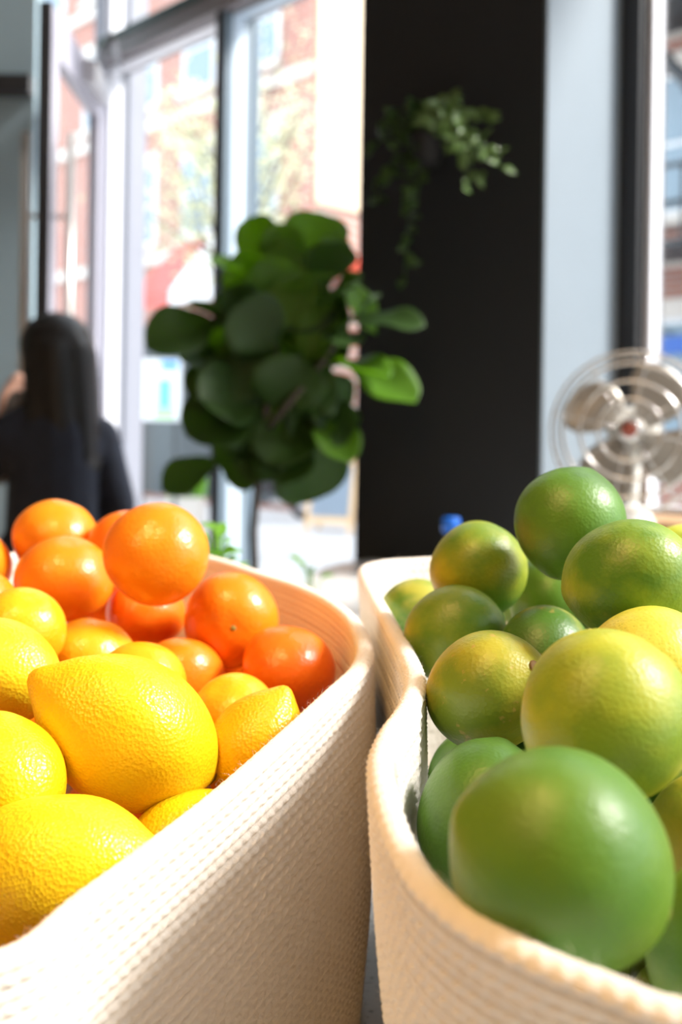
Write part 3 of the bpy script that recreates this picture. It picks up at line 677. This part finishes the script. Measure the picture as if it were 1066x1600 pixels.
# ------------------------------------------------------------------ desk fan
FB = mat('fan_blade_grey', (.34, .31, .27), .35, .35); CG = mat('fan_chrome_wire', (.75, .74, .72), .22, .85); FW = mat('fan_cream_enamel', (.75, .73, .68), .3)
fp = at(988, 674, 1.86); FS = 1.86 / F
fan = tag(empty('desk_fan', (fp.x, fp.y, CZ)), 'vintage metal desk fan with wire cage and red centre badge by the right window', 'fan')
fh = fp.z - CZ
fy = (Vector((0, 0, EYE)) - fp); fy.z = 0; fy.normalize()
FMx = Matrix.Translation((0, 0, fh)) @ Vector((0, 0, 1)).rotation_difference((fy + Vector((-.10, 0, .05))).normalized()).to_matrix().to_4x4()
def fv_(x, y, z): return FMx @ Vector((x, y, z))
Rf = 126 * FS
for r, z, w in ((Rf, 0, .0028), (Rf * .985, .018, .0022), (Rf * .82, .034, .0035), (Rf * .60, .043, .0035), (Rf * .38, .048, .0035), (Rf * .98, -.04, .0022)):
    tube('cage_ring', [fv_(r * math.cos(a), r * math.sin(a), z) for a in np.linspace(0, 2 * PI, 56, endpoint=False)], w, CG, fan, 6, True)
for k in range(8):
    a = k * PI / 4 + .2
    tube('cage_spoke', [fv_(r * math.cos(a), r * math.sin(a), z) for r, z in ((.016, .047), (Rf * .38, .047), (Rf * .6, .042), (Rf * .82, .033), (Rf * .985, .017), (Rf, 0), (Rf * .98, -.04), (Rf * .5, -.062))], .0014, CG, fan, 5)
for k in range(4):
    a0 = k * PI / 2 + math.radians(28)
    V = []; Fc = []
    nr, na = 9, 8
    for i in range(nr + 1):
        t = i / nr; r = .02 + t * (Rf * .90 - .02); half = (.30 + .34 * math.sin(PI * min(1, t * .9 + .1)) ** .7) * (1 if t < .85 else 1 - ((t - .85) / .15) ** 2 * .45)
        for j in range(na + 1):
            s = j / na * 2 - 1; a = a0 + s * half + .25 * t
            V.append(fv_(r * math.cos(a), r * math.sin(a), -.012 + s * .016 * (1 - .3 * t)))
    Fc = [(i * (na + 1) + j, i * (na + 1) + j + 1, (i + 1) * (na + 1) + j + 1, (i + 1) * (na + 1) + j) for i in range(nr) for j in range(na)]
    o = pyd('fan_blade', V, Fc, FB, fan, True); so = o.modifiers.new('thickness', 'SOLIDIFY'); so.thickness = .0012
lathe('hub', [(0, .022), (.022, .02), (.027, .008), (.027, -.03), (0, -.03)], FB, fan, FMx)
bd = lathe('badge', [(0, .056), (.018, .054), (.022, .047), (.02, .042), (0, .042)], CG, fan, FMx)
lathe('badge_centre', [(0, .059), (.011, .058), (.014, .055), (0, .055)], mat('badge_red', (.36, .09, .065), .35), bd, FMx)
lathe('motor_housing', [(0, -.03), (.04, -.035), (.052, -.06), (.05, -.11), (.03, -.135), (0, -.14)], FW, fan, FMx)
bk = -fy * .085
tube('neck', [Vector((bk.x, bk.y, .03)), Vector((bk.x, bk.y, fh * .6)), fv_(0, 0, -.085)], [.02, .013, .014], FW, fan, 12)
lathe('fan_base', [(0, 0), (.10, 0), (.105, .012), (.092, .05), (.062, .11), (.045, .16), (.03, .195), (0, .20)], FW, fan, Matrix.Translation((bk.x * .6, bk.y * .6, 0)))

# ------------------------------------------------------------------ small things on the counter
bp_ = at(705, 822, 1.84)
bt_ = tag(empty('bottle', (bp_.x, bp_.y, CZ)), 'small dark bottle with a bright blue cap in front of the pillar', 'bottle')
bh = bp_.z - CZ
lathe('bottle_body', [(0, 0), (.022, 0), (.024, .006), (.024, bh * .6), (.012, bh * .82), (.011, bh * .95), (0, bh * .95)], mat('bottle_dark', (.012, .016, .03), .15), bt_)
lathe('cap', [(0, bh * .93), (.0165, bh * .93), (.0165, bh * 1.08), (.013, bh * 1.1), (0, bh * 1.1)], mat('cap_blue', (.01, .16, .75), .3), bt_)
HERB = leafmat('herb_leaf', (.20, .44, .03), (.28, .6, .03), .35, .4)
def herb(name, px, py, d, label, nlv, size, potr):
    p = at(px, py, d); h = p.z - CZ
    r = tag(empty(name, (p.x, p.y, CZ)), label, 'plant')
    lathe('pot', [(0, 0), (potr * .75, 0), (potr, h * .55), (potr * .9, h * .55), (potr * .85, h * .45), (0, h * .45)], mat('pot_white', (.75, .75, .73), .4), r, None, 20)
    rr = random.Random(nlv)
    for i in range(nlv):
        a = rr.uniform(0, 2 * PI); e = rr.uniform(.1, 1.1)
        bs = Vector((rr.uniform(-.3, .3) * potr, rr.uniform(-.3, .3) * potr, h * .45)); top = Vector((math.cos(a) * size * .8 * rr.random(), math.sin(a) * size * .8 * rr.random(), h * rr.uniform(.75, 1.12)))
        tube('stem', [bs, top], .0012, HERB, r, 5)
        V, Fc = leaf_grid(4, 6, lambda t: max(.05, .7 * math.sin(PI * t ** .85)), .2, .03, i, .15)
        tip = top + Vector((math.cos(a) * math.cos(e), math.sin(a) * math.cos(e), math.sin(e) * .7)) * size
        leaf_object('leaf', V, Fc, HERB, r, top, tip, size * .85, Vector((math.cos(a) * -.4, -.5, 1)).normalized(), .0004)
herb('potted_herb', 342, 852, 1.12, 'bushy bright green herb in a white pot behind the oranges', 24, .024, .030)
herb('herb_sprig', 487, 884, 1.62, 'small bright sprig in a little white cup at the counter corner', 6, .026, .024)

# ------------------------------------------------------------------ person with black hair
def capsule(bm, a, b, ra, rb, n=14):
    a, b = Vector(a), Vector(b); ln = (b - a).length; k = 5
    pr = [(0, -ra)] + [(ra * math.cos(t), ra * math.sin(t)) for t in np.linspace(-PI / 2, 0, k)[1:]] + [(rb * math.cos(t), ln + rb * math.sin(t)) for t in np.linspace(0, PI / 2, k)[:-1]] + [(0, ln + rb)]
    q = Vector((0, 0, 1)).rotation_difference(b - a).to_matrix().to_4x4()
    b_lathe(bm, pr, n, Matrix.Translation(a) @ q)
def ellips(bm, c, r, rz=0):
    vs0 = bmesh.ops.create_uvsphere(bm, u_segments=20, v_segments=14, radius=1)['verts']
    bmesh.ops.transform(bm, matrix=Matrix.Translation(c) @ Matrix.Rotation(rz, 4, 'Z') @ Matrix.Diagonal((*r, 1)), verts=vs0)
def blob(name, bm, m, parent, vox=.008, sm=4):
    o = bmo(name, bm, m, parent, True)
    md = o.modifiers.new('union', 'REMESH'); md.mode = 'VOXEL'; md.voxel_size = vox; md.use_smooth_shade = True
    s_ = o.modifiers.new('smooth', 'SMOOTH'); s_.iterations = sm; s_.factor = .5
    return o
SKIN = mat('skin', (.62, .33, .22), .5, noise=.06, nscale=20)
HAIR = mat('black_hair', (.010, .009, .009), .45, noise=.3, nscale=90)
NAVY = mat('navy_knit', (.020, .026, .045), .85, noise=.25, nscale=40, bump=.3, bscale=250)
DENIM = mat('dark_trousers', (.02, .02, .025), .85, noise=.2)
pp = at(80, 900, 3.0)
per = tag(empty('person', (pp.x, pp.y, 0), math.radians(28)), 'person with long black hair and dark navy sweater seen from behind', 'person')
hd = math.radians(38)      # head turned left
Hc = Vector((0, .03, 1.435))
bm = bmesh.new()
ellips(bm, Hc, (.072, .088, .098), hd)
Rh = Matrix.Rotation(hd, 3, 'Z')
def hp_(x, y, z): return Hc + Rh @ Vector((x, y, z))
ellips(bm, hp_(0, .045, -.055), (.05, .045, .05), hd)          # jaw
capsule(bm, hp_(0, .082, .012), hp_(0, .10, -.022), .009, .013)  # nose
ellips(bm, hp_(0, .086, -.052), (.022, .010, .008), hd)        # mouth
for sx in (-1, 1):
    ellips(bm, hp_(sx * .074, -.005, -.01), (.010, .02, .03), hd)   # ear
    ellips(bm, hp_(sx * .03, .078, .018), (.018, .01, .008), hd)    # brow
capsule(bm, (0, .012, 1.27), (0, .02, 1.38), .05, .047)
capsule(bm, (0, 0, 1.0), (0, 0, 1.20), .10, .10); ellips(bm, (0, 0, 1.16), (.135, .085, .09)); ellips(bm, (0, 0, .84), (.14, .10, .11))
ARM_R = [(.135, 0, 1.185), (.195, -.02, .985), (.185, .09, .78)]
ARM_L = [(-.135, 0, 1.185), (-.205, .13, 1.03), (-.105, .225, 1.235)]
for A in (ARM_R, ARM_L):
    capsule(bm, A[0], A[1], .046, .036); capsule(bm, A[1], A[2], .035, .024)
def hand(A, fdir, side):
    w = Vector(A[2]); f = Vector(fdir).normalized(); sd_ = f.cross(Vector(side)).normalized()
    pal = w + f * .045
    for k in range(4):
        off_ = sd_ * ((k - 1.5) * .017)
        capsule(bm, w + off_ * .5, w + f * .075 + off_, .014, .011, 8)
        b0 = w + f * .078 + off_; L_ = (.062, .072, .066, .05)[k]; cu = Vector(side) * .018
        p1 = b0 + f * L_ * .5 + cu * .5; p2 = p1 + f * L_ * .4 + cu
        capsule(bm, b0, p1, .009, .0085, 8); capsule(bm, p1, p2, .0085, .0075, 8)
    th0 = w + f * .025 + sd_ * .026; th1 = th0 + f * .03 + sd_ * .022 + Vector(side) * .01
    capsule(bm, th0, th1, .012, .010, 8); capsule(bm, th1, th1 + f * .028 + sd_ * .006, .010, .008, 8)
hand(ARM_R, (-.05, .25, -1), (-.9, .2, 0)); hand(ARM_L, (.25, .0, 1), (.6, -.7, 0))
for sx in (-1, 1):
    capsule(bm, (sx * .075, 0, .82), (sx * .085, .01, .45), .078, .052); capsule(bm, (sx * .085, .01, .45), (sx * .09, -.02, .085), .05, .034)
    capsule(bm, (sx * .09, -.03, .04), (sx * .10, .12, .03), .035, .028)
blob('body', bm, SKIN, per, .007)
bm = bmesh.new()   # sweater
capsule(bm, (0, 0, .90), (0, 0, 1.18), .135, .125); ellips(bm, (0, 0, 1.15), (.160, .115, .105)); ellips(bm, (0, 0, .86), (.158, .122, .09))
capsule(bm, (-.12, 0, 1.19), (0, .01, 1.27), .06, .06); capsule(bm, (.12, 0, 1.19), (0, .01, 1.27), .06, .06)
for A in (ARM_R, ARM_L):
    e = Vector(A[1]).lerp(Vector(A[2]), .92 if A is ARM_R else .5)
    capsule(bm, A[0], A[1], .062, .050); capsule(bm, A[1], e, .050, .040)
blob('sweater', bm, NAVY, per, .009)
bm = bmesh.new()
for sx in (-1, 1):
    capsule(bm, (sx * .078, 0, .80), (sx * .085, .01, .45), .092, .066); capsule(bm, (sx * .085, .01, .45), (sx * .09, -.015, .12), .064, .052)
ellips(bm, (0, 0, .82), (.150, .115, .09))
blob('trousers', bm, DENIM, per, .009)
for sx in (-1, 1):
    bm = bmesh.new(); capsule(bm, (sx * .09, -.03, .045), (sx * .10, .13, .036), .045, .036); b_box(bm, (sx * .095 - .045, -.075, 0), (sx * .095 + .05, .165, .02))
    blob('shoe', bm, BLACK, per, .008)
bm = bmesh.new()   # hair: cap, sides and a long fall down the back
ellips(bm, hp_(0, -.018, .018), (.108, .106, .100), hd)
for x0, y0, x1, y1, z1, r0, r1 in ((0, -.06, 0, -.10, 1.13, .08, .06), (-.05, -.045, -.06, -.085, 1.14, .068, .05), (.05, -.045, .066, -.08, 1.13, .068, .052), (.08, -.01, .095, -.05, 1.17, .045, .04), (-.08, -.01, -.095, -.04, 1.17, .042, .038), (.02, -.08, .03, -.115, 1.11, .055, .04)):
    a = hp_(x0, y0, -.01); b = hp_(x1, y1, 0); b.z = z1
    capsule(bm, a, b, r0, r1)
hairo = blob('hair', bm, HAIR, per, .008, 6)
bm = bmesh.new()
for sx in (-1, 1): ellips(bm, hp_(sx * .03, .082, .006), (.012, .006, .007), hd)
bmo('eyes', bm, mat('eye_dark', (.02, .015, .01), .2), per, True)
# patterned scarf end over the shoulder, seen at the side of the hair
bm = bmesh.new()
capsule(bm, (-.10, .02, 1.29), (-.135, .06, 1.18), .030, .026); capsule(bm, (-.135, .06, 1.18), (-.13, .085, 1.06), .026, .022)
blob('scarf', bm, mat('grey_scarf', (.22, .22, .24), .9, noise=.6, nscale=60), per, .008)

# ------------------------------------------------------------------ street outside
PAVE = mat('pavement_concrete', (.55, .54, .54), .9, noise=.06, nscale=.8)
bm = bmesh.new(); b_box(bm, (-40, -30, -.12), (40, 60, -.06))
g = struct(bmo('ground', bm, PAVE))
bm = bmesh.new(); bm.from_mesh(g.data)
bmesh.ops.bisect_plane(bm, geom=bm.verts[:] + bm.edges[:] + bm.faces[:], plane_co=P0 + NW * .12, plane_no=NW, clear_inner=True)
bmesh.ops.holes_fill(bm, edges=[e for e in bm.edges if e.is_boundary]); bm.to_mesh(g.data); bm.free()
GZ = -.06
BR1 = brickmat('red_brick', (.44, .16, .11), (.36, .13, .09), (.42, .36, .32))
BR2 = brickmat('orange_brick', (.40, .15, .09), (.33, .12, .08), (.38, .33, .30))
CREAM = mat('sunlit_brick_cream', (.80, .66, .48), .9, noise=.05, nscale=1)
STONE = mat('pale_stone', (.62, .56, .50), .85, noise=.08, nscale=3)
SHOPD = mat('shopfront_dark', (.03, .04, .045), .4); WPANE = mat('window_pane_far', (.22, .30, .36), .12); WFR = mat('far_window_frame', (.72, .72, .72), .6)
FQ = Vector((-.495, 16.49, GZ))      # corner of the red brick building; local s runs left along the facade
def bmat(o): return Matrix(((EW.x, NW.x, 0, o.x), (EW.y, NW.y, 0, o.y), (0, 0, 1, o.z), (0, 0, 0, 1)))
def fpart(nm, root, s0, s1, o0, o1, z0, z1, m, par=None):
    M = Matrix.Translation(-root.location) @ root['_m'] if False else None
    bm = bmesh.new(); b_box(bm, (s0, o0, z0), (s1, o1, z1), BM[root.name]); return bmo(nm, bm, m, par or root)
BM = {}
def building(name, origin, label):
    r = tag(empty(name, origin), label, 'building')
    BM[r.name] = Matrix(((EW.x, NW.x, 0, 0), (EW.y, NW.y, 0, 0), (0, 0, 1, 0), (0, 0, 0, 1)))
    return r
def fwindow(r, s, z, w=.95, h=1.55, fm=WFR):
    f = fpart('window', r, s, s + w, -.03, .02, z, z + h, fm)
    fpart('pane', r, s + .08, s + w - .08, -.04, -.028, z + .08, z + h / 2 - .03, WPANE, f)
    fpart('pane', r, s + .08, s + w - .08, -.04, -.028, z + h / 2 + .03, z + h - .08, WPANE, f)
    fpart('lintel', r, s - .12, s + w + .12, -.07, .02, z + h, z + h + .22, STONE, f)
    fpart('sill', r, s - .1, s + w + .1, -.12, .02, z - .12, z, STONE, f)
A = building('brick_building', FQ, 'red brick building across the street with awnings and sunlight painted cream on its side wall')
fpart('facade', A, 0, 17, 0, 6, 0, 13, BR1)
fpart('side_sun_patch', A, -.06, 0.0, .03, 6, 5.0, 9.3, CREAM)  # sunlight on the upper brick side wall, painted in as a cream slab
fpart('shopfront', A, .4, 16.5, -.06, .02, .1, 3.3, SHOPD)
for z in (4.45, 7.05, 9.8): fpart('string_course', A, -.02, 17, -.10, .02, z, z + .22, STONE)
fpart('cornice', A, -.1, 17, -.4, .1, 12.7, 13.2, STONE)
for z in (4.85, 7.5, 10.2):
    for i in range(9):
        if not (z < 5 and i in (3, 4)) and not (7 < z < 8 and i == 4): fwindow(A, .85 + i * 1.75, z, fm=WFR)
fpart('corner_pilaster', A, -.02, .3, -.08, .02, .1, 12.7, BR1)
def awning(s0, s1, z0, z1, out, m, label):
    Mx = BM[A.name]
    V = [Mx @ Vector(p) for p in ((s0, -.08, z1), (s1, -.08, z1), (s1, -out, z0 + .25), (s0, -out, z0 + .25), (s0, -out, z0), (s1, -out, z0))]
    r = pyd('awning', V, [(0, 1, 2, 3)], m, A); so = r.modifiers.new('t', 'SOLIDIFY'); so.thickness = .02; r['label'] = label
    o = pyd('valance', V, [(3, 2, 5, 4)], m, r); so = o.modifiers.new('t', 'SOLIDIFY'); so.thickness = .02
    for s in (s0 + .05, s1 - .05): tube('awning_arm', [Mx @ Vector((s, -.06, z0 + .1)), Mx @ Vector((s, -out, z0 + .2))], .015, DARKF, r, 6)
def s_of(px):      # facade coordinate seen at a pixel column, used only to space the shops
    k = (px - 533) / F; return (-1.202 - 15.783 * k) / (.70711 * (1 + k))
awning(s_of(262) + .02, s_of(205), 3.45, 4.75, 1.0, mat('awning_red', (.62, .12, .10), .8), 'faded red shop awning')
awning(s_of(346), s_of(262), 3.45, 4.85, 1.0, mat('awning_white', (.74, .72, .70), .8), 'white shop awning')
V = [BM[A.name] @ Vector(p) for p in ((-.07, .05, 4.25), (-.07, 1.4, 4.25), (-.6, 1.4, 3.95), (-.6, .05, 3.95), (-.6, .05, 3.65), (-.6, 1.4, 3.65))]
r_ = pyd('awning', V, [(0, 1, 2, 3)], mat('awning_orange_red', (.62, .08, .04), .8), A); r_.modifiers.new('t', 'SOLIDIFY').thickness = .02; r_['label'] = 'small bright red awning on the side wall'
o_ = pyd('valance', V, [(3, 2, 5, 4)], MATS['awning_orange_red'], r_); o_.modifiers.new('t', 'SOLIDIFY').thickness = .02
B = building('fire_escape_building', Vector((3.0, 13.0, GZ)), 'orange brick building with black fire escape seen through the right window')
fpart('facade', B, -11.3, 0, 0, 6, 0, 9.0, BR2)
for z in (3.3, 6.0): fpart('string_course', B, -11.3, 0, -.08, .02, z, z + .25, STONE)
for z in (1.0, 3.9, 6.6):
    for i in range(6): fwindow(B, -1.75 - i * 1.85, z, 1.0, 1.7)
IRON = mat('fire_escape_iron', (.02, .022, .025), .5)
for lv in (3.35, 6.05):
    fpart('landing', B, -5.5, -.3, -1.0, -.02, lv, lv + .08, IRON)
    for z in (lv + .45, lv + .85): fpart('rail', B, -5.5, -.3, -1.02, -.98, z, z + .05, IRON)
    for i in range(14): fpart('baluster', B, -5.5 + i * .4, -5.47 + i * .4, -1.02, -.99, lv, lv + .9, IRON)
for (s0, z0, s1, z1) in ((-1.0, 6.05, -3.4, 3.43), (-4.6, 3.35, -2.6, .9)):
    for o_ in (-.95, -.5):
        tube('stair_string', [BM[B.name] @ Vector((s0, o_, z0)), BM[B.name] @ Vector((s1, o_, z1))], .05, IRON, B, 6)
    for i in range(9):
        t = (i + .5) / 9; fpart('stair_tread', B, s0 + (s1 - s0) * t - .1, s0 + (s1 - s0) * t + .1, -.95, -.5, z0 + (z1 - z0) * t - .015, z0 + (z1 - z0) * t + .015, IRON)
k_ = (1062 - 533) / F; d_ = 15.2 / (1 + k_); sb_ = (3.0 - k_ * d_) * 1.41421
bn = fpart('banner', B, sb_ - 1.0, sb_ + .6, -.62, -.58, 2.22, 2.42, mat('banner_blue', (.03, .10, .36), .7)); bn['label'] = 'blue cloth banner'
fpart('banner_bracket', B, sb_ - .2, sb_ - .17, -.58, 0, 2.5, 2.53, DARKF, bn)
# street tree with pale spring foliage
tp = at(372, 680, 10.5); tp.z = GZ
tree = tag(empty('street_tree', tp), 'street tree with pale yellow-green spring leaves outside the shop window', 'tree')
rt = random.Random(21)
tube('trunk', [(0, 0, 0), (.03, 0, 1.6), (0, .05, 3.0), (.05, 0, 4.4)], [.11, .09, .075, .05], BARK, tree, 10)
SPR = leafmat('spring_leaf', (.60, .60, .40), (.62, .63, .40), .6, .35)
fvv = []; fff = []
for k in range(26):
    a = rt.uniform(0, 2 * PI); r = rt.uniform(.4, 1.0); z0 = rt.uniform(2.5, 4.2); e = Vector((r * math.cos(a), r * math.sin(a), z0 + rt.uniform(.3, 1.5)))
    tube('branch', [(0, 0, z0), (e.x * .5, e.y * .5, z0 + (e.z - z0) * .35), tuple(e)], [.025, .016, .006], BARK, tree, 6)
    for i in range(75):
        t = rt.uniform(.35, 1.1); c = Vector((e.x * t, e.y * t, z0 + (e.z - z0) * t)) + Vector((rt.gauss(0, .2), rt.gauss(0, .2), rt.gauss(0, .2)))
        u_ = Vector((rt.gauss(0, 1), rt.gauss(0, 1), rt.gauss(0, 1))).normalized(); v_ = u_.orthogonal().normalized(); n0 = len(fvv); s_ = rt.uniform(.03, .055)
        fvv += [c - u_ * s_, c + v_ * s_ * .6, c + u_ * s_, c - v_ * s_ * .6]; fff.append((n0, n0 + 1, n0 + 2, n0 + 3))
fo = pyd('foliage', fvv, fff, SPR, tree); fo['kind'] = 'stuff'

# street furniture
def prop(name, px, d, label, cat, rz=0):
    p = at(px, 680, d); return tag(empty(name, (p.x, p.y, GZ), rz), label, cat)
ps = prop('poster_stand', 250, 12.0, 'white street poster panel with cyan and green print', 'poster', math.radians(8))
box('panel', (-.26, -.03, 1.40), (.24, .03, 2.12), mat('poster_white', (.82, .84, .86), .5), ps)
box('poster_print', (-.02, -.036, 1.55), (.12, -.031, 1.88), mat('poster_cyan', (.16, .62, .88), .5), ps)
box('poster_print', (-.06, -.037, 1.43), (.16, -.032, 1.55), mat('poster_green', (.45, .78, .35), .5), ps)
box('poster_print', (.0, -.036, 2.0), (.2, -.031, 2.1), mat('poster_blue', (.08, .35, .78), .5), ps)
for x in (-.2, .18): box('post', (x - .025, -.025, 0), (x + .025, .025, 1.40), DARKF, ps)
ab = prop('sandwich_board', 524, 13.4, 'wooden framed sandwich board with slate panel on the pavement', 'sign', math.radians(-20))
OAK = woodmat('board_wood', (.72, .45, .22), (.85, .58, .32), 2)
for sgn in (-1, 1):
    Mx = Matrix.Rotation(sgn * math.radians(13), 4, 'X') @ Matrix.Identity(4); Mx = Matrix.Translation((0, sgn * .22, 0)) @ Mx
    for x in (-.30, .30): box('board_leg', (x - .03, -.02, 0), (x + .03, .02, .98), OAK, ab, Mx)
    box('board_rail', (-.3, -.02, .12), (.3, .02, .20), OAK, ab, Mx); box('board_rail', (-.3, -.02, .90), (.3, .02, .98), OAK, ab, Mx)
    box('slate', (-.27, -.012, .20), (.27, .012, .90), mat('slate_blue_grey', (.22, .27, .33), .7), ab, Mx)
sc = prop('motor_scooter', 425, 15.0, 'dark parked motor scooter with silver trim beyond the fig tree', 'scooter', math.radians(12))
for x in (-.45, .5):
    w = tube('wheel', [Vector((x + .17 * math.cos(a), 0, .22 + .17 * math.sin(a))) for a in np.linspace(0, 2 * PI, 24, endpoint=False)], .05, mat('tyre', (.02, .02, .02), .8), sc, 8, True)
    tube('rim', [(x, -.04, .22), (x, .04, .22)], .11, mat('silver', (.7, .7, .72), .3, .8), w, 16)
bm = bmesh.new(); b_box(bm, (-.6, -.14, .38), (.05, .14, .66), None, .05); bmo('body_shell', bm, mat('scooter_dark', (.03, .03, .035), .25), sc)
bm = bmesh.new(); b_box(bm, (-.62, -.13, .66), (.0, .13, .76), None, .04); bmo('seat', bm, BLACK, sc)
box('footboard', (.0, -.14, .24), (.42, .14, .30), MATS['silver'], sc); box('leg_shield', (.38, -.2, .28), (.44, .2, .92), MATS['silver'], sc, Matrix.Rotation(math.radians(-8), 4, 'Y'))
tube('handlebar', [(.34, -.3, 1.02), (.38, 0, 1.0), (.34, .3, 1.02)], .018, DARKF, sc); tube('steering_column', [(.5, 0, .22), (.38, 0, 1.0)], .025, MATS['silver'], sc)
def planter(px, d, label, fcol, w, h):
    r = prop('flower_planter', px, d, label, 'planter')
    bm = bmesh.new(); b_box(bm, (-w / 2, -.18, 0), (w / 2, .18, h), None, .02); bmo('trough', bm, STONE, r)
    rr = random.Random(int(px)); vv = []; fa = []
    for i in range(240):
        c = Vector((rr.uniform(-w / 2, w / 2), rr.uniform(-.18, .18), h + rr.uniform(0, .30))); u_ = Vector((rr.gauss(0, 1), rr.gauss(0, 1), rr.gauss(0, 1))).normalized(); v_ = u_.orthogonal(); n0 = len(vv)
        vv += [c - u_ * .05, c + v_ * .03, c + u_ * .05, c - v_ * .03]; fa.append((n0, n0 + 1, n0 + 2, n0 + 3))
    o = pyd('foliage', vv, fa, HERB, r); o['kind'] = 'stuff'
    FMt = mat('petal_' + fcol[0], fcol[1], .6)
    for i in range(16):
        bm = bmesh.new(); bmesh.ops.create_icosphere(bm, subdivisions=1, radius=rr.uniform(.05, .08), matrix=Matrix.Translation((rr.uniform(-w / 2, w / 2), rr.uniform(-.2, .05), h + rr.uniform(.18, .42)))); bmo('blossom', bm, FMt, r)
planter(292, 13.0, 'stone planter of crimson flowers under the fig branches', ('crimson', (.62, .03, .07)), .45, .45)
planter(524, 15.6, 'stone planter of pink-red flowers next to the brick corner', ('pink', (.80, .10, .18)), .8, .6)
# passer-by far down the street
wp = prop('person', 229, 24.0, 'distant passer-by in a pink top with orange cap', 'person', math.radians(30))
bm = bmesh.new()
ellips(bm, (0, 0, 1.53), (.075, .09, .11)); capsule(bm, (0, 0, 1.36), (0, 0, 1.45), .05, .05); capsule(bm, (0, 0, .95), (0, 0, 1.25), .13, .14); ellips(bm, (0, 0, 1.3), (.19, .11, .09))
capsule(bm, (0, .085, 1.52), (0, .105, 1.50), .012, .014)
for sx in (-1, 1):
    capsule(bm, (sx * .18, 0, 1.32), (sx * .22, .03, 1.06), .05, .04); capsule(bm, (sx * .22, .03, 1.06), (sx * .2, .14, .84), .038, .03)
    for k in range(5): capsule(bm, (sx * .2 + (k - 2) * .012, .15, .82), (sx * .2 + (k - 2) * .015, .17, .75), .01, .008, 6)
    capsule(bm, (sx * .08, 0, .88), (sx * .09, sx * .12, .48), .085, .06); capsule(bm, (sx * .09, sx * .12, .48), (sx * .09, sx * .2 - .05, .08), .055, .04); capsule(bm, (sx * .09, sx * .2 - .06, .04), (sx * .1, sx * .2 + .1, .03), .04, .03)
blob('body', bm, SKIN, wp, .012)
bm = bmesh.new(); capsule(bm, (0, 0, .95), (0, 0, 1.25), .15, .155); ellips(bm, (0, 0, 1.3), (.21, .125, .10))
for sx in (-1, 1): capsule(bm, (sx * .18, 0, 1.32), (sx * .22, .03, 1.06), .062, .052)
blob('top', bm, mat('pink_top', (.85, .25, .28), .8), wp, .012)
bm = bmesh.new(); ellips(bm, (0, 0, .9), (.16, .12, .12))
for sx in (-1, 1): capsule(bm, (sx * .08, 0, .88), (sx * .09, sx * .12, .48), .098, .072); capsule(bm, (sx * .09, sx * .12, .48), (sx * .09, sx * .2 - .05, .12), .068, .055)
blob('trousers', bm, DENIM, wp, .012)
bm = bmesh.new(); ellips(bm, (0, -.005, 1.58), (.088, .10, .085)); capsule(bm, (-.04, .1, 1.57), (.04, .1, 1.57), .02, .02)
blob('cap', bm, mat('orange_cap', (.9, .28, .04), .7), wp, .012)
